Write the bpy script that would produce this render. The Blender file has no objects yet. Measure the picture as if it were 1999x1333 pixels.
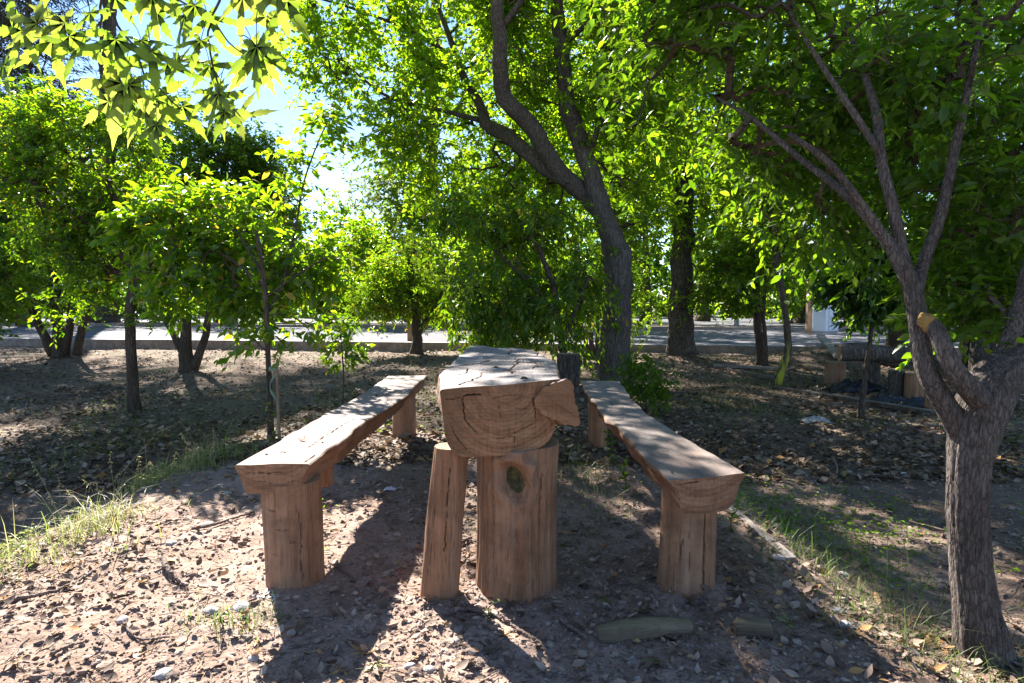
import bpy, math, random
import numpy as np
from mathutils import Vector, Matrix, Quaternion

# ------------------------------------------------------------------ camera, sky, sun, exposure
sc = bpy.context.scene
COL = sc.collection
W_PX, H_PX = 1999.0, 1333.0
FOC = 1222.0                      # focal length in photograph pixels (22 mm on 36 mm)
CAM_Z = 1.10
PITCH = math.radians(3.5)
cam_data = bpy.data.cameras.new('camera')
cam_data.sensor_width = 36.0
cam_data.lens = FOC / W_PX * 36.0
cam_data.clip_start = 0.05
cam_data.clip_end = 2000.0
cam = bpy.data.objects.new('camera', cam_data)
COL.objects.link(cam)
cam.location = (0, 0, CAM_Z)
cam.rotation_euler = (math.radians(90) - PITCH, 0, 0)
sc.camera = cam

SUN = Vector((-0.62, 1.12, 1.0)).normalized()        # direction towards the sun
world = bpy.data.worlds.new('World'); sc.world = world; world.use_nodes = True
wn = world.node_tree.nodes; wl = world.node_tree.links
wn.clear()
sky = wn.new('ShaderNodeTexSky'); sky.sky_type = 'NISHITA'; sky.sun_disc = False
sky.sun_elevation = math.asin(SUN.z)
sky.sun_rotation = math.atan2(SUN.x, SUN.y)
sky.altitude = 2500; sky.air_density = 1.0; sky.dust_density = 0.0; sky.ozone_density = 2.0
bg = wn.new('ShaderNodeBackground'); bg.inputs['Strength'].default_value = 0.066
wo = wn.new('ShaderNodeOutputWorld')
wl.new(sky.outputs[0], bg.inputs[0]); wl.new(bg.outputs[0], wo.inputs[0])

sd = bpy.data.lights.new('sun', 'SUN'); sd.energy = 5.0; sd.angle = math.radians(0.5); sd.color = (1.0, 0.94, 0.86)
sun = bpy.data.objects.new('sun', sd); COL.objects.link(sun)
sun.rotation_euler = SUN.to_track_quat('Z', 'Y').to_euler(); sun.location = (-6, 11, 10)

vs = sc.view_settings
vs.view_transform = 'Standard'; vs.look = 'None'; vs.gamma = 1.0; vs.use_curve_mapping = False
vs.exposure = 2.3
cy = sc.cycles
cy.max_bounces = 8; cy.diffuse_bounces = 6; cy.glossy_bounces = 2; cy.transmission_bounces = 3; cy.transparent_max_bounces = 4
cy.use_denoising = True
try:
    cy.denoiser = 'OPENIMAGEDENOISE'; cy.denoising_input_passes = 'RGB_ALBEDO_NORMAL'; cy.denoising_prefilter = 'ACCURATE'
except Exception:
    pass
cy.sample_clamp_indirect = 6.0
cy.caustics_reflective = False; cy.caustics_refractive = False

# ------------------------------------------------------------------ measuring: photograph pixel -> place
CP, SP = math.cos(PITCH), math.sin(PITCH)
def ray(px, py):
    a = (px - W_PX / 2) / FOC; b = (H_PX / 2 - py) / FOC
    return Vector((a, CP + b * SP, -SP + b * CP))
def at(px, py, d):
    """the point seen at a pixel, d metres ahead of the camera"""
    r = ray(px, py); return Vector((0, 0, CAM_Z)) + r * (d / r.y)
def sstep(a, b, x):
    t = np.clip((x - a) / (b - a), 0, 1); return t * t * (3 - 2 * t)

# ------------------------------------------------------------------ noise (vectorised value noise)
def _hash(i, j, k, s):
    h = (i.astype(np.int64) * 374761393 + j.astype(np.int64) * 668265263 + k.astype(np.int64) * 2147483647 + s * 974634777) & 0xFFFFFFFF
    h = ((h ^ (h >> 13)) * 1274126177) & 0xFFFFFFFF
    h = (h ^ (h >> 16)) & 0xFFFFFFFF
    h = (h * 2246822519) & 0xFFFFFFFF
    h ^= h >> 15
    return h / 4294967295.0
def vnoise(x, y, z=0.0, s=0):
    x = np.asarray(x, float); y = np.asarray(y, float); z = np.asarray(z, float) + np.zeros_like(x)
    xi, yi, zi = np.floor(x), np.floor(y), np.floor(z)
    fx, fy, fz = x - xi, y - yi, z - zi
    fx = fx * fx * (3 - 2 * fx); fy = fy * fy * (3 - 2 * fy); fz = fz * fz * (3 - 2 * fz)
    def c(a, b, d): return _hash(xi + a, yi + b, zi + d, s)
    x00 = c(0,0,0)*(1-fx)+c(1,0,0)*fx; x10 = c(0,1,0)*(1-fx)+c(1,1,0)*fx
    x01 = c(0,0,1)*(1-fx)+c(1,0,1)*fx; x11 = c(0,1,1)*(1-fx)+c(1,1,1)*fx
    return (x00*(1-fy)+x10*fy)*(1-fz) + (x01*(1-fy)+x11*fy)*fz - 0.5
def fbm(x, y, z=0.0, o=4, s=0):
    r = 0.0; a = 1.0
    for i in range(o):
        f = 2.0 ** i
        r = r + a * vnoise(np.asarray(x) * f + 17.3 * i, np.asarray(y) * f - 9.1 * i, np.asarray(z) * f + 3.7 * i, s + i); a *= 0.5
    return r

KERB = lambda x: 14.7 - 0.155 * x
def hgt(x, y, fine=True):
    """height of the park ground"""
    x = np.asarray(x, float); y = np.asarray(y, float)
    h = np.zeros_like(x + y)
    h = h - 0.20 * sstep(2.05, 2.75, -x) * (1 - 0.6 * sstep(9, 13, y))
    h = h + 0.035 * np.exp(-((x + 1.75) / 0.35) ** 2) * (1 - sstep(4.0, 6, y))
    h = h - 0.13 * sstep(1.18, 1.55, x) * (1 - sstep(9.5, 12.5, y))
    h = h + 0.30 * np.exp(-(((x - 6.0) / 0.9) ** 2 + ((y - 12.0) / 0.7) ** 2))
    h = h + 0.16 * np.exp(-(((x - 3.2) / 0.6) ** 2 + ((y - 11.9) / 0.5) ** 2))
    h = h + 0.08 * vnoise(x * 0.55, y * 0.55, 0, 3) * sstep(2.5, 5.5, np.hypot(x, y - 2.5))
    h = h - 0.035 * np.exp(-(x / 1.3) ** 2 - ((y - 2.3) / 0.9) ** 2)
    for cx, cyy, r in ((-.87, 2.455, .115), (.03, 2.47, .165), (-.27, 2.37, .075), (.702, 2.46, .115), (1.60, 2.12, .075)):
        q = np.hypot(x - cx, y - cyy); h = h + 0.009 * np.exp(-(np.maximum(q - r, 0) / .045) ** 2) * (1 + 1.4 * vnoise(x * 14, y * 14, 0, 6))
    if fine:
        h = h + 0.030 * fbm(x * 2.6, y * 2.6, 0, 3, 11) + 0.016 * fbm(x * 14, y * 14, 0, 3, 23)
    return h
def gz(x, y): return float(hgt(np.array([x]), np.array([y]))[0])
def gp(px, py):
    """the ground point seen at a pixel"""
    r = ray(px, py); z = 0.0
    for _ in range(12):
        t = (z - CAM_Z) / r.z
        p = Vector((0, 0, CAM_Z)) + r * t
        z = 0.5 * z + 0.5 * float(hgt(np.array([p.x]), np.array([p.y]), False)[0])
    return Vector((p.x, p.y, gz(p.x, p.y)))

# ------------------------------------------------------------------ objects
def tag(o, label=None, cat=None, group=None, kind=None):
    if label: o['label'] = label
    if cat: o['category'] = cat
    if group: o['group'] = group
    if kind: o['kind'] = kind
    return o
def thing(name, loc, label, cat, group=None):
    o = bpy.data.objects.new(name, None); o.empty_display_size = 0.1
    COL.objects.link(o); o.location = loc
    return tag(o, label, cat, group)
def link_mesh(name, me, mats, parent=None):
    for m in (mats if isinstance(mats, (list, tuple)) else [mats]): me.materials.append(m)
    o = bpy.data.objects.new(name, me); COL.objects.link(o)
    if parent: o.parent = parent
    return o
def np_mesh(name, V, F, smooth=False, attrs=None):
    """V (n,3), F a list of (m,k) index arrays or one array"""
    me = bpy.data.meshes.new(name)
    Fs = F if isinstance(F, list) else [F]
    Fs = [np.asarray(f, np.int32) for f in Fs if len(f)]
    nl = sum(f.size for f in Fs); nf = sum(len(f) for f in Fs)
    me.vertices.add(len(V)); me.vertices.foreach_set('co', np.ascontiguousarray(V, np.float32).ravel())
    me.loops.add(nl); me.loops.foreach_set('vertex_index', np.concatenate([f.ravel() for f in Fs]))
    tot = np.concatenate([np.full(len(f), f.shape[1], np.int32) for f in Fs])
    me.polygons.add(nf)
    me.polygons.foreach_set('loop_start', np.concatenate([[0], np.cumsum(tot)[:-1]]).astype(np.int32))
    me.polygons.foreach_set('loop_total', tot)
    me.polygons.foreach_set('use_smooth', np.full(nf, smooth))
    if attrs:
        for k, (dom, arr) in attrs.items():
            a = me.attributes.new(k, 'FLOAT', dom); a.data.foreach_set('value', np.ascontiguousarray(arr, np.float32))
    me.update(calc_edges=True)
    return me
def grid_faces(nu, nv, wrap=False, off=0):
    """quads of a grid of nu rows by nv columns (wrap closes the columns)"""
    i = np.arange(nu - 1)[:, None]; n = nv if wrap else nv - 1
    j = np.arange(n)[None, :]; j2 = (j + 1) % nv
    return (off + np.stack([i*nv + j + 0*j2, i*nv + j2, (i+1)*nv + j2, (i+1)*nv + j + 0*j2], -1)).reshape(-1, 4)
class MB:
    """collects shapes for one mesh"""
    def __init__(s): s.V = []; s.F = {}; s.n = 0; s.M = {}
    def add(s, V, F, mi=0):
        V = np.asarray(V, float).reshape(-1, 3); F = np.asarray(F, int)
        s.V.append(V); s.F.setdefault(F.shape[1], []).append(F + s.n); s.M.setdefault(F.shape[1], []).append(np.full(len(F), mi)); s.n += len(V)
    def box(s, c, size, rz=0.0, rx=0.0, ry=0.0, jit=0.0, mi=0):
        v = np.array([[x, y, z] for x in (-.5, .5) for y in (-.5, .5) for z in (-.5, .5)]) * np.array(size)
        if jit: v = v + np.random.default_rng(s.n).uniform(-jit, jit, v.shape)
        m = np.array(Matrix.Rotation(rz, 3, 'Z') @ Matrix.Rotation(ry, 3, 'Y') @ Matrix.Rotation(rx, 3, 'X'))
        s.add(v @ m.T + np.array(c), [[0,1,3,2],[4,6,7,5],[0,4,5,1],[2,3,7,6],[0,2,6,4],[1,5,7,3]], mi)
    def build(s, name, mats, parent=None, smooth=False, sharp=None, attrs=None):
        ks = list(s.F)
        me = np_mesh(name, np.concatenate(s.V), [np.concatenate(s.F[k]) for k in ks], smooth, attrs)
        mi = np.concatenate([np.concatenate(s.M[k]) for k in ks])
        if mi.any(): me.polygons.foreach_set('material_index', mi.astype(np.int32))
        if sharp: me.set_sharp_from_angle(angle=math.radians(sharp))
        return link_mesh(name, me, mats, parent)

def catmull(P, n):
    """resample a polyline (rows of any width) to n points along a smooth curve"""
    P = np.asarray(P, float)
    if len(P) == 2:
        t = np.linspace(0, 1, n)[:, None]; return P[0] * (1 - t) + P[1] * t
    Q = np.vstack([2 * P[0] - P[1], P, 2 * P[-1] - P[-2]])
    L = np.concatenate([[0], np.cumsum(np.linalg.norm(np.diff(P[:, :3], axis=0), axis=1))])
    s = np.linspace(0, L[-1], n); k = np.clip(np.searchsorted(L, s, 'right') - 1, 0, len(P) - 2)
    t = ((s - L[k]) / np.maximum(L[k + 1] - L[k], 1e-9))[:, None]
    a, b, c, d = Q[k], Q[k + 1], Q[k + 2], Q[k + 3]
    return 0.5 * (2*b + (c - a)*t + (2*a - 5*b + 4*c - d)*t**2 + (3*b - a - 3*c + d)*t**3)
def frames(P):
    T = np.gradient(P, axis=0); T /= np.maximum(np.linalg.norm(T, axis=1, keepdims=True), 1e-9)
    n = np.cross(T[0], [0.31, 0.87, 0.12]); n /= np.linalg.norm(n)
    U = np.zeros_like(P); Vv = np.zeros_like(P)
    for i in range(len(P)):
        n = n - T[i] * np.dot(n, T[i]); n /= max(np.linalg.norm(n), 1e-9)
        U[i] = n; Vv[i] = np.cross(T[i], n)
    return T, U, Vv
def tube(P, R, sides, amp=0.0, freq=6.0, seed=0, disp=None, cap=True):
    """a tapering tube along P; returns V, quads, cap polys"""
    P = np.asarray(P, float); R = np.asarray(R, float)
    T, U, Vv = frames(P)
    th = np.linspace(0, 2 * np.pi, sides, endpoint=False)
    c, s_ = np.cos(th), np.sin(th)
    dirs = U[:, None, :] * c[None, :, None] + Vv[:, None, :] * s_[None, :, None]
    rr = R[:, None] * np.ones((1, sides))
    if amp:
        b = P[:, None, :] + dirs * R[:, None, None]
        rr = rr * (1 + amp * fbm(b[..., 0] * freq, b[..., 1] * freq, b[..., 2] * freq * 0.6, 3, seed))
    if disp is not None:
        L = np.concatenate([[0], np.cumsum(np.linalg.norm(np.diff(P, axis=0), axis=1))])
        rr = rr + disp(th[None, :] + 0 * L[:, None], L[:, None] + 0 * th[None, :], rr)
    V = (P[:, None, :] + dirs * rr[..., None]).reshape(-1, 3)
    F = grid_faces(len(P), sides, True)
    return V, F
def add_tube(mb, P, R, sides, cap=True, **k):
    mi = k.pop('mi', 0); cmi = k.pop('cmi', mi)
    V, F = tube(P, R, sides, **k)
    n0 = len(V)
    if cap:
        V2 = np.vstack([V, P[0], P[-1]]); j = np.arange(sides); j2 = (j + 1) % sides; o = (len(P) - 1) * sides
        tri = np.vstack([np.stack([j2, j, np.full(sides, n0)], 1), np.stack([o + j, o + j2, np.full(sides, n0 + 1)], 1)])
        b = mb.n; mb.add(V2, F, mi)
        mb.F.setdefault(3, []).append(tri + b); mb.M.setdefault(3, []).append(np.full(len(tri), cmi))
    else:
        mb.add(V, F, mi)
# ------------------------------------------------------------------ materials
class NT:
    def __init__(s, name):
        s.m = bpy.data.materials.new(name); s.m.use_nodes = True
        s.t = s.m.node_tree; s.t.nodes.clear()
        s.out = s.t.nodes.new('ShaderNodeOutputMaterial')
    def n(s, typ, ins=None, **p):
        nd = s.t.nodes.new('ShaderNode' + typ)
        for k, v in p.items(): setattr(nd, k, v)
        for k, v in (ins or {}).items(): s.set(nd, k, v)
        return nd
    def set(s, nd, k, v):
        i = nd.inputs[k]
        if isinstance(v, bpy.types.NodeSocket): s.t.links.new(v, i)
        elif isinstance(v, bpy.types.Node): s.t.links.new(v.outputs[0], i)
        else: i.default_value = v
    def noise(s, vec, scale, detail=4, rough=0.6, dist=0.0):
        return s.n('TexNoise', {'Vector': vec, 'Scale': scale, 'Detail': detail, 'Roughness': rough, 'Distortion': dist}).outputs['Fac']
    def ramp(s, fac, stops, interp='LINEAR'):
        r = s.n('ValToRGB', {'Fac': fac}); cr = r.color_ramp; cr.interpolation = interp
        while len(cr.elements) < len(stops): cr.elements.new(0.5)
        for e, (p, c) in zip(cr.elements, stops):
            e.position = p; e.color = (*c, 1) if len(c) == 3 else c
        return r.outputs[0]
    def mix(s, fac, a, b, mode='MIX'):
        m = s.n('Mix', data_type='RGBA', blend_type=mode)
        for i, v in ((0, fac), (6, a), (7, b)):
            if isinstance(v, bpy.types.NodeSocket): s.t.links.new(v, m.inputs[i])
            else: m.inputs[i].default_value = (*v, 1) if isinstance(v, tuple) and len(v) == 3 else v
        return m.outputs[2]
    def math(s, op, a, b=0.0, c=0.0):
        m = s.n('Math', operation=op)
        for i, v in enumerate((a, b, c)):
            if isinstance(v, bpy.types.NodeSocket): s.t.links.new(v, m.inputs[i])
            else: m.inputs[i].default_value = v
        return m.outputs[0]
    def obj(s, scale=(1, 1, 1), loc=(0, 0, 0)):
        tc = s.n('TexCoord')
        return s.n('Mapping', {'Vector': tc.outputs['Object'], 'Scale': scale, 'Location': loc}).outputs[0]
    def bump(s, h, strength, dist, nrm=None):
        b = s.n('Bump', {'Height': h, 'Strength': strength, 'Distance': dist})
        if nrm is not None: s.set(b, 'Normal', nrm)
        return b.outputs[0]
    def principled(s, col, rough=0.85, spec=0.25, nrm=None, metal=0.0):
        p = s.n('BsdfPrincipled')
        s.set(p, 'Base Color', (*col, 1) if isinstance(col, tuple) and len(col) == 3 else col)
        s.set(p, 'Roughness', rough); s.set(p, 'Specular IOR Level', spec); s.set(p, 'Metallic', metal)
        if nrm is not None: s.set(p, 'Normal', nrm)
        return p.outputs[0]
    def done(s, sh): s.t.links.new(sh, s.out.inputs[0]); return s.m

def leaf_mat(name, stops, trans, tfac=0.5, rough=0.42, spec=0.35):
    """stops: reflectance over the leaf's own random number; trans: light passing through"""
    t = NT(name)
    r = t.n('Attribute', attribute_name='rnd').outputs['Fac']
    col = t.ramp(r, stops)
    tc = t.ramp(r, trans)
    p = t.principled(col, rough, spec)
    tr = t.n('BsdfTranslucent', {'Color': tc}).outputs[0]
    mx = t.n('MixShader', {0: tfac, 1: p, 2: tr})
    return t.done(mx.outputs[0])

M = {}
M['leaf_canopy'] = leaf_mat('leaf_canopy', [(0, (.040, .080, .010)), (.6, (.070, .125, .012)), (1, (.12, .16, .015))],
                            [(0, (.24, .46, .006)), (.6, (.36, .60, .008)), (1, (.52, .66, .015))], .58)
M['leaf_near'] = leaf_mat('leaf_near', [(0, (.030, .060, .010)), (.7, (.045, .085, .014)), (1, (.08, .12, .02))],
                          [(0, (.18, .38, .008)), (.7, (.28, .50, .010)), (1, (.42, .58, .02))], .54)
M['leaf_orange'] = leaf_mat('leaf_orange', [(0, (.030, .068, .012)), (.6, (.05, .10, .015)), (.93, (.09, .14, .02)), (1, (.30, .20, .03))],
                            [(0, (.20, .42, .006)), (.6, (.34, .58, .008)), (.93, (.52, .66, .015)), (1, (.6, .36, .03))], .56, .32, .5)
M['leaf_dark'] = leaf_mat('leaf_dark', [(0, (.022, .050, .012)), (.7, (.035, .075, .016)), (1, (.07, .11, .02))],
                          [(0, (.11, .28, .010)), (.7, (.20, .40, .012)), (1, (.34, .50, .022))], .48, .3, .5)
M['leaf_pale'] = leaf_mat('leaf_pale', [(0, (.10, .13, .045)), (.6, (.15, .18, .06)), (1, (.24, .24, .10))],
                          [(0, (.24, .34, .06)), (.6, (.36, .44, .08)), (1, (.5, .5, .15))], .42)
M['leaf_grey'] = leaf_mat('leaf_grey', [(0, (.05, .07, .03)), (.7, (.08, .11, .04)), (1, (.13, .15, .06))],
                          [(0, (.10, .17, .03)), (.7, (.17, .26, .05)), (1, (.26, .34, .08))], .4)
M['needle'] = leaf_mat('needle', [(0, (.030, .036, .028)), (.6, (.050, .055, .042)), (1, (.10, .085, .06))],
                       [(0, (.04, .05, .03)), (1, (.09, .09, .05))], .2, .6, .2)
M['leaf_far'] = leaf_mat('leaf_far', [(0, (.040, .075, .015)), (.6, (.07, .12, .02)), (1, (.12, .16, .03))],
                         [(0, (.20, .40, .010)), (.6, (.33, .54, .012)), (1, (.5, .62, .025))], .54)
M['grass'] = leaf_mat('grass', [(0, (.05, .09, .02)), (.6, (.10, .14, .035)), (1, (.32, .27, .13))],
                      [(0, (.12, .26, .03)), (.6, (.22, .34, .05)), (1, (.40, .34, .16))], .4, .5)
M['weed'] = leaf_mat('weed', [(0, (.07, .11, .02)), (.5, (.14, .17, .04)), (1, (.42, .36, .18))],
                     [(0, (.16, .28, .04)), (.5, (.3, .36, .07)), (1, (.5, .44, .2))], .42, .5)
M['litter'] = leaf_mat('litter', [(0, (.09, .060, .044)), (.4, (.185, .124, .088)), (.75, (.31, .225, .170)), (.92, (.42, .335, .265)), (.955, (.38, .19, .075)), (1, (.46, .27, .11))],
                       [(0, (.05, .03, .02)), (1, (.22, .13, .06))], .15, .7, .2)
M['litter_shaded'] = leaf_mat('litter_shaded', [(0, (.05, .032, .020)), (.4, (.115, .074, .046)), (.75, (.21, .148, .098)), (.93, (.36, .28, .21)), (.97, (.30, .15, .05)), (1, (.38, .24, .09))],  # darker copy of litter for the far ground, shade put into its colour
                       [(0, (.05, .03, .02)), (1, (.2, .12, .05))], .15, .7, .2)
M['dry_leaf'] = leaf_mat('dry_leaf', [(0, (.24, .12, .045)), (.5, (.38, .21, .085)), (1, (.48, .32, .17))],
                         [(0, (.18, .09, .03)), (1, (.4, .24, .1))], .22, .65, .25)
M['pale_leaf'] = leaf_mat('pale_leaf', [(0, (.50, .50, .50)), (1, (.62, .60, .58))], [(0, (.3, .3, .28)), (1, (.3, .3, .28))], .2, .6, .3)
M['green_leaf'] = leaf_mat('green_leaf', [(0, (.16, .18, .05)), (1, (.28, .26, .10))], [(0, (.2, .26, .05)), (1, (.3, .3, .08))], .3, .5, .3)

def plane_leaf_mat():
    t = NT('plane_leaf')
    v = t.n('Attribute', attribute_name='vein').outputs['Fac']
    o = t.obj((1, 1, 1))
    inf = t.n('ObjectInfo').outputs['Random']
    nz = t.noise(o, 22, 3)
    c = t.ramp(inf, [(0, (.11, .18, .03)), (.6, (.15, .22, .035)), (1, (.20, .25, .05))])
    tr = t.ramp(inf, [(0, (.26, .42, .022)), (.6, (.36, .50, .03)), (1, (.48, .55, .08))])
    v = t.math('POWER', v, 7.0)
    c = t.mix(v, c, (.13, .16, .05)); tr = t.mix(t.math('MULTIPLY', v, .25), tr, (.20, .28, .03))
    tr = t.mix(t.math('MULTIPLY', nz, .35), tr, (.24, .34, .04))
    nb = t.bump(nz, .25, .004)
    p = t.principled(c, .5, .3, nb)
    b = t.n('BsdfTranslucent', {'Color': tr})
    return t.done(t.n('MixShader', {0: .56, 1: p, 2: b.outputs[0]}).outputs[0])
M['plane_leaf'] = plane_leaf_mat()

def wood(name, c0, c1, c2, axis='Y', grey=None, bump=.5, seed=0.0):
    """weathered wood, grain along an axis of the object; grey tints what faces upward (bleached by weather)"""
    t = NT(name)
    sc_ = {'X': (1.6, 26, 26), 'Y': (26, 1.6, 26), 'Z': (26, 26, 1.6)}[axis]
    g = t.obj(sc_, (seed, seed, seed)); o = t.obj((1, 1, 1), (seed, 0, seed))
    n1 = t.noise(g, 1.0, 6, .62, .6); n2 = t.noise(o, 3.2, 4, .6); n3 = t.noise(g, 5.5, 3, .6)
    n4 = t.noise(o, 55, 3, .6)
    f = t.math('ADD', t.math('MULTIPLY', n1, .62), t.math('MULTIPLY', n2, .38))
    col = t.ramp(f, [(.30, c0), (.50, c1), (.70, c2)])
    col = t.mix(t.ramp(n3, [(.30, (.75, .75, .75)), (.44, (0, 0, 0))]), col, tuple(x * .45 for x in c0))
    col = t.mix(t.ramp(n4, [(.60, (0, 0, 0)), (.76, (.5, .5, .5))]), col, tuple(x * .55 for x in c0))
    st0 = t.noise(o, 2.3, 5, .7, .8)
    col = t.mix(t.ramp(st0, [(.50, (0, 0, 0)), (.66, (.75, .75, .75))]), col, tuple(x * .50 for x in c1))
    wz = t.noise(g, .55, 4, .6)
    col = t.mix(t.ramp(wz, [(.50, (0, 0, 0)), (.70, (.35, .35, .35))]), col, (.30, .22, .165))
    if grey:
        ge = t.n('NewGeometry'); z = t.n('SeparateXYZ', {0: ge.outputs['Normal']}).outputs['Z']
        k = t.math('MULTIPLY', t.ramp(z, [(.6, (0, 0, 0)), (.9, (1, 1, 1))]), t.ramp(n2, [(.25, (.65, .65, .65)), (.65, (1, 1, 1))]))
        gcol = t.ramp(f, [(.30, tuple(x * .72 for x in grey)), (.52, grey), (.72, tuple(min(1, x * 1.18) for x in grey))])
        st = t.noise(o, 8, 4, .65)
        gcol = t.mix(t.ramp(st, [(.58, (0, 0, 0)), (.72, (.45, .45, .45))]), gcol, tuple(x * .5 for x in grey))
        col = t.mix(k, col, gcol)
    nb = t.bump(n3, bump, .006); nb = t.bump(n1, bump * .7, .012, nb); nb = t.bump(n4, .3, .003, nb)
    return t.done(t.principled(col, .82, .22, nb))
M['bench_wood'] = wood('bench_wood', (.12, .056, .030), (.25, .128, .074), (.37, .21, .132), 'Y', (.225, .190, .172))
M['table_wood'] = wood('table_wood', (.115, .054, .030), (.24, .122, .070), (.35, .20, .122), 'Y', (.215, .198, .195), .6, 2.3)
M['post_wood'] = wood('post_wood', (.12, .054, .028), (.26, .132, .073), (.38, .215, .13), 'Z', None, .6, 5.1)
M['post_wood_b'] = wood('post_wood_b', (.11, .052, .028), (.24, .124, .071), (.36, .205, .126), 'Z', None, .6, 9.7)
M['old_wood'] = wood('old_wood', (.06, .042, .032), (.11, .08, .06), (.18, .14, .11), 'X', (.17, .15, .13), .6, 3.3)
M['board_wood'] = wood('board_wood', (.15, .12, .10), (.24, .20, .175), (.31, .27, .245), 'Y', (.27, .235, .215), .5, 7.7)
M['stake_wood'] = wood('stake_wood', (.15, .09, .055), (.24, .155, .10), (.33, .23, .16), 'Z', None, .5, 1.7)
M['dead_wood'] = wood('dead_wood', (.075, .052, .034), (.14, .104, .068), (.21, .165, .115), 'X', (.15, .125, .072), .8, 6.2)
M['stick'] = wood('stick', (.10, .065, .05), (.19, .135, .11), (.30, .235, .20), 'X', None, .5, 4.4)

def endgrain(name, c0, c1, c2, cx, cz, rings=95.0):
    """sawn end of a log: growth rings round (cx, cz), rays and saw marks"""
    t = NT(name)
    o = t.obj((1, 0, 1), (-cx, 0, -cz))
    nz = t.noise(t.obj((1, 1, 1)), 5, 4, .6)
    r = t.n('VectorMath', {0: o}, operation='LENGTH').outputs['Value']
    rr = t.math('ADD', r, t.math('MULTIPLY', nz, .045))
    s = t.math('SINE', t.math('MULTIPLY', rr, rings * 6.2832 / 1.0))
    s2 = t.math('SINE', t.math('MULTIPLY', rr, rings * 1.9))
    fib = t.noise(t.obj((70, 1, 9)), 1.5, 5, .65)
    sp = t.noise(t.obj((1, 1, 1)), 120, 3, .6)
    f = t.math('ADD', t.math('ADD', t.math('MULTIPLY', s, .040), t.math('MULTIPLY', s2, .055)), t.math('ADD', t.math('MULTIPLY', nz, .55), t.math('MULTIPLY', fib, .42)))
    col = t.ramp(f, [(.30, c0), (.50, c1), (.70, c2)])
    col = t.mix(t.ramp(sp, [(.56, (0, 0, 0)), (.74, (.6, .6, .6))]), col, tuple(x * .5 for x in c0))
    big = t.noise(t.obj((1, 1, 1)), 2.6, 2, .5)
    col = t.mix(t.ramp(big, [(.40, (0, 0, 0)), (.62, (.8, .8, .8))]), col, tuple(x * .55 for x in c1))
    saw = t.noise(t.obj((14, 1, 140), (3, 0, 1)), 1.0, 3, .6)
    col = t.mix(t.ramp(saw, [(.36, (.45, .45, .45)), (.5, (0, 0, 0))]), col, tuple(x * .7 for x in c0))
    nb = t.bump(fib, .5, .006); nb = t.bump(s, .12, .003, nb); nb = t.bump(sp, .4, .003, nb)
    return t.done(t.principled(col, .85, .2, nb))
M['table_end'] = endgrain('table_end', (.12, .056, .028), (.25, .130, .070), (.36, .21, .122), -.025, .80, 62)
M['stub_end'] = endgrain('stub_end', (.13, .064, .032), (.265, .142, .076), (.37, .225, .13), .10, .3, 20)
M['bench_end'] = endgrain('bench_end', (.12, .058, .032), (.245, .130, .076), (.35, .208, .13), 0, .62, 50)
M['log_top'] = endgrain('log_top', (.24, .16, .10), (.36, .26, .17), (.46, .35, .25), 0, 0, 60)

def bark(name, c0, c1, c2, vs=(16, 16, 3.2), strength=.9, dist=.03, moss=None):
    t = NT(name)
    v = t.obj(vs); o = t.obj()
    n1 = t.noise(v, 1.5, 6, .62, .5); n2 = t.noise(o, 3, 4, .6)
    vo = t.n('TexVoronoi', {'Vector': t.n('VectorMath', {0: v, 1: t.n('TexNoise', {'Vector': v, 'Scale': 1.2, 'Detail': 3}).outputs['Color']}, operation='ADD').outputs[0], 'Scale': 1.6}, feature='DISTANCE_TO_EDGE').outputs['Distance']
    f = t.math('ADD', t.math('MULTIPLY', n1, .6), t.math('MULTIPLY', n2, .4))
    col = t.ramp(f, [(.32, c0), (.52, c1), (.70, c2)])
    col = t.mix(t.ramp(vo, [(.0, (.7, .7, .7)), (.14, (0, 0, 0))]), col, tuple(x * .55 for x in c0))
    if moss:
        z = t.n('SeparateXYZ', {0: t.n('TexCoord').outputs['Object']}).outputs['Z']
        k = t.math('MULTIPLY', t.ramp(t.math('MULTIPLY', z, 1.1), [(.45, (1, 1, 1)), (.75, (0, 0, 0))]), t.ramp(t.noise(t.obj((9, 9, 2)), 1.4, 4), [(.45, (0, 0, 0)), (.58, (1, 1, 1))]))
        col = t.mix(k, col, moss)
    nb = t.bump(t.ramp(vo, [(0, (0, 0, 0)), (.3, (1, 1, 1))]), strength * .6, dist); nb = t.bump(n1, strength, dist, nb)
    return t.done(t.principled(col, .9, .15, nb))
M['bark_grey'] = bark('bark_grey', (.070, .060, .052), (.125, .110, .098), (.20, .18, .165), (22, 22, 3.0))
M['bark_brown'] = bark('bark_brown', (.055, .040, .030), (.105, .078, .060), (.17, .13, .105), (22, 22, 4))
M['bark_near'] = bark('bark_near', (.050, .040, .034), (.125, .102, .090), (.22, .19, .174), (48, 48, 13), .9, .014)
M['bark_lichen'] = bark('bark_lichen', (.06, .045, .032), (.10, .08, .06), (.16, .13, .10), (22, 22, 4), .8, .02, (.34, .33, .04))
M['bark_rough'] = bark('bark_rough', (.045, .036, .030), (.115, .095, .080), (.20, .17, .15), (15, 15, 4.5), 1.0, .03)
M['bark_pale'] = bark('bark_pale', (.30, .28, .26), (.45, .43, .41), (.60, .58, .56), (10, 10, 3), .4, .02)
M['twig'] = bark('twig', (.045, .034, .024), (.085, .066, .046), (.14, .11, .08), (20, 20, 20), .3, .004)

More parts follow.
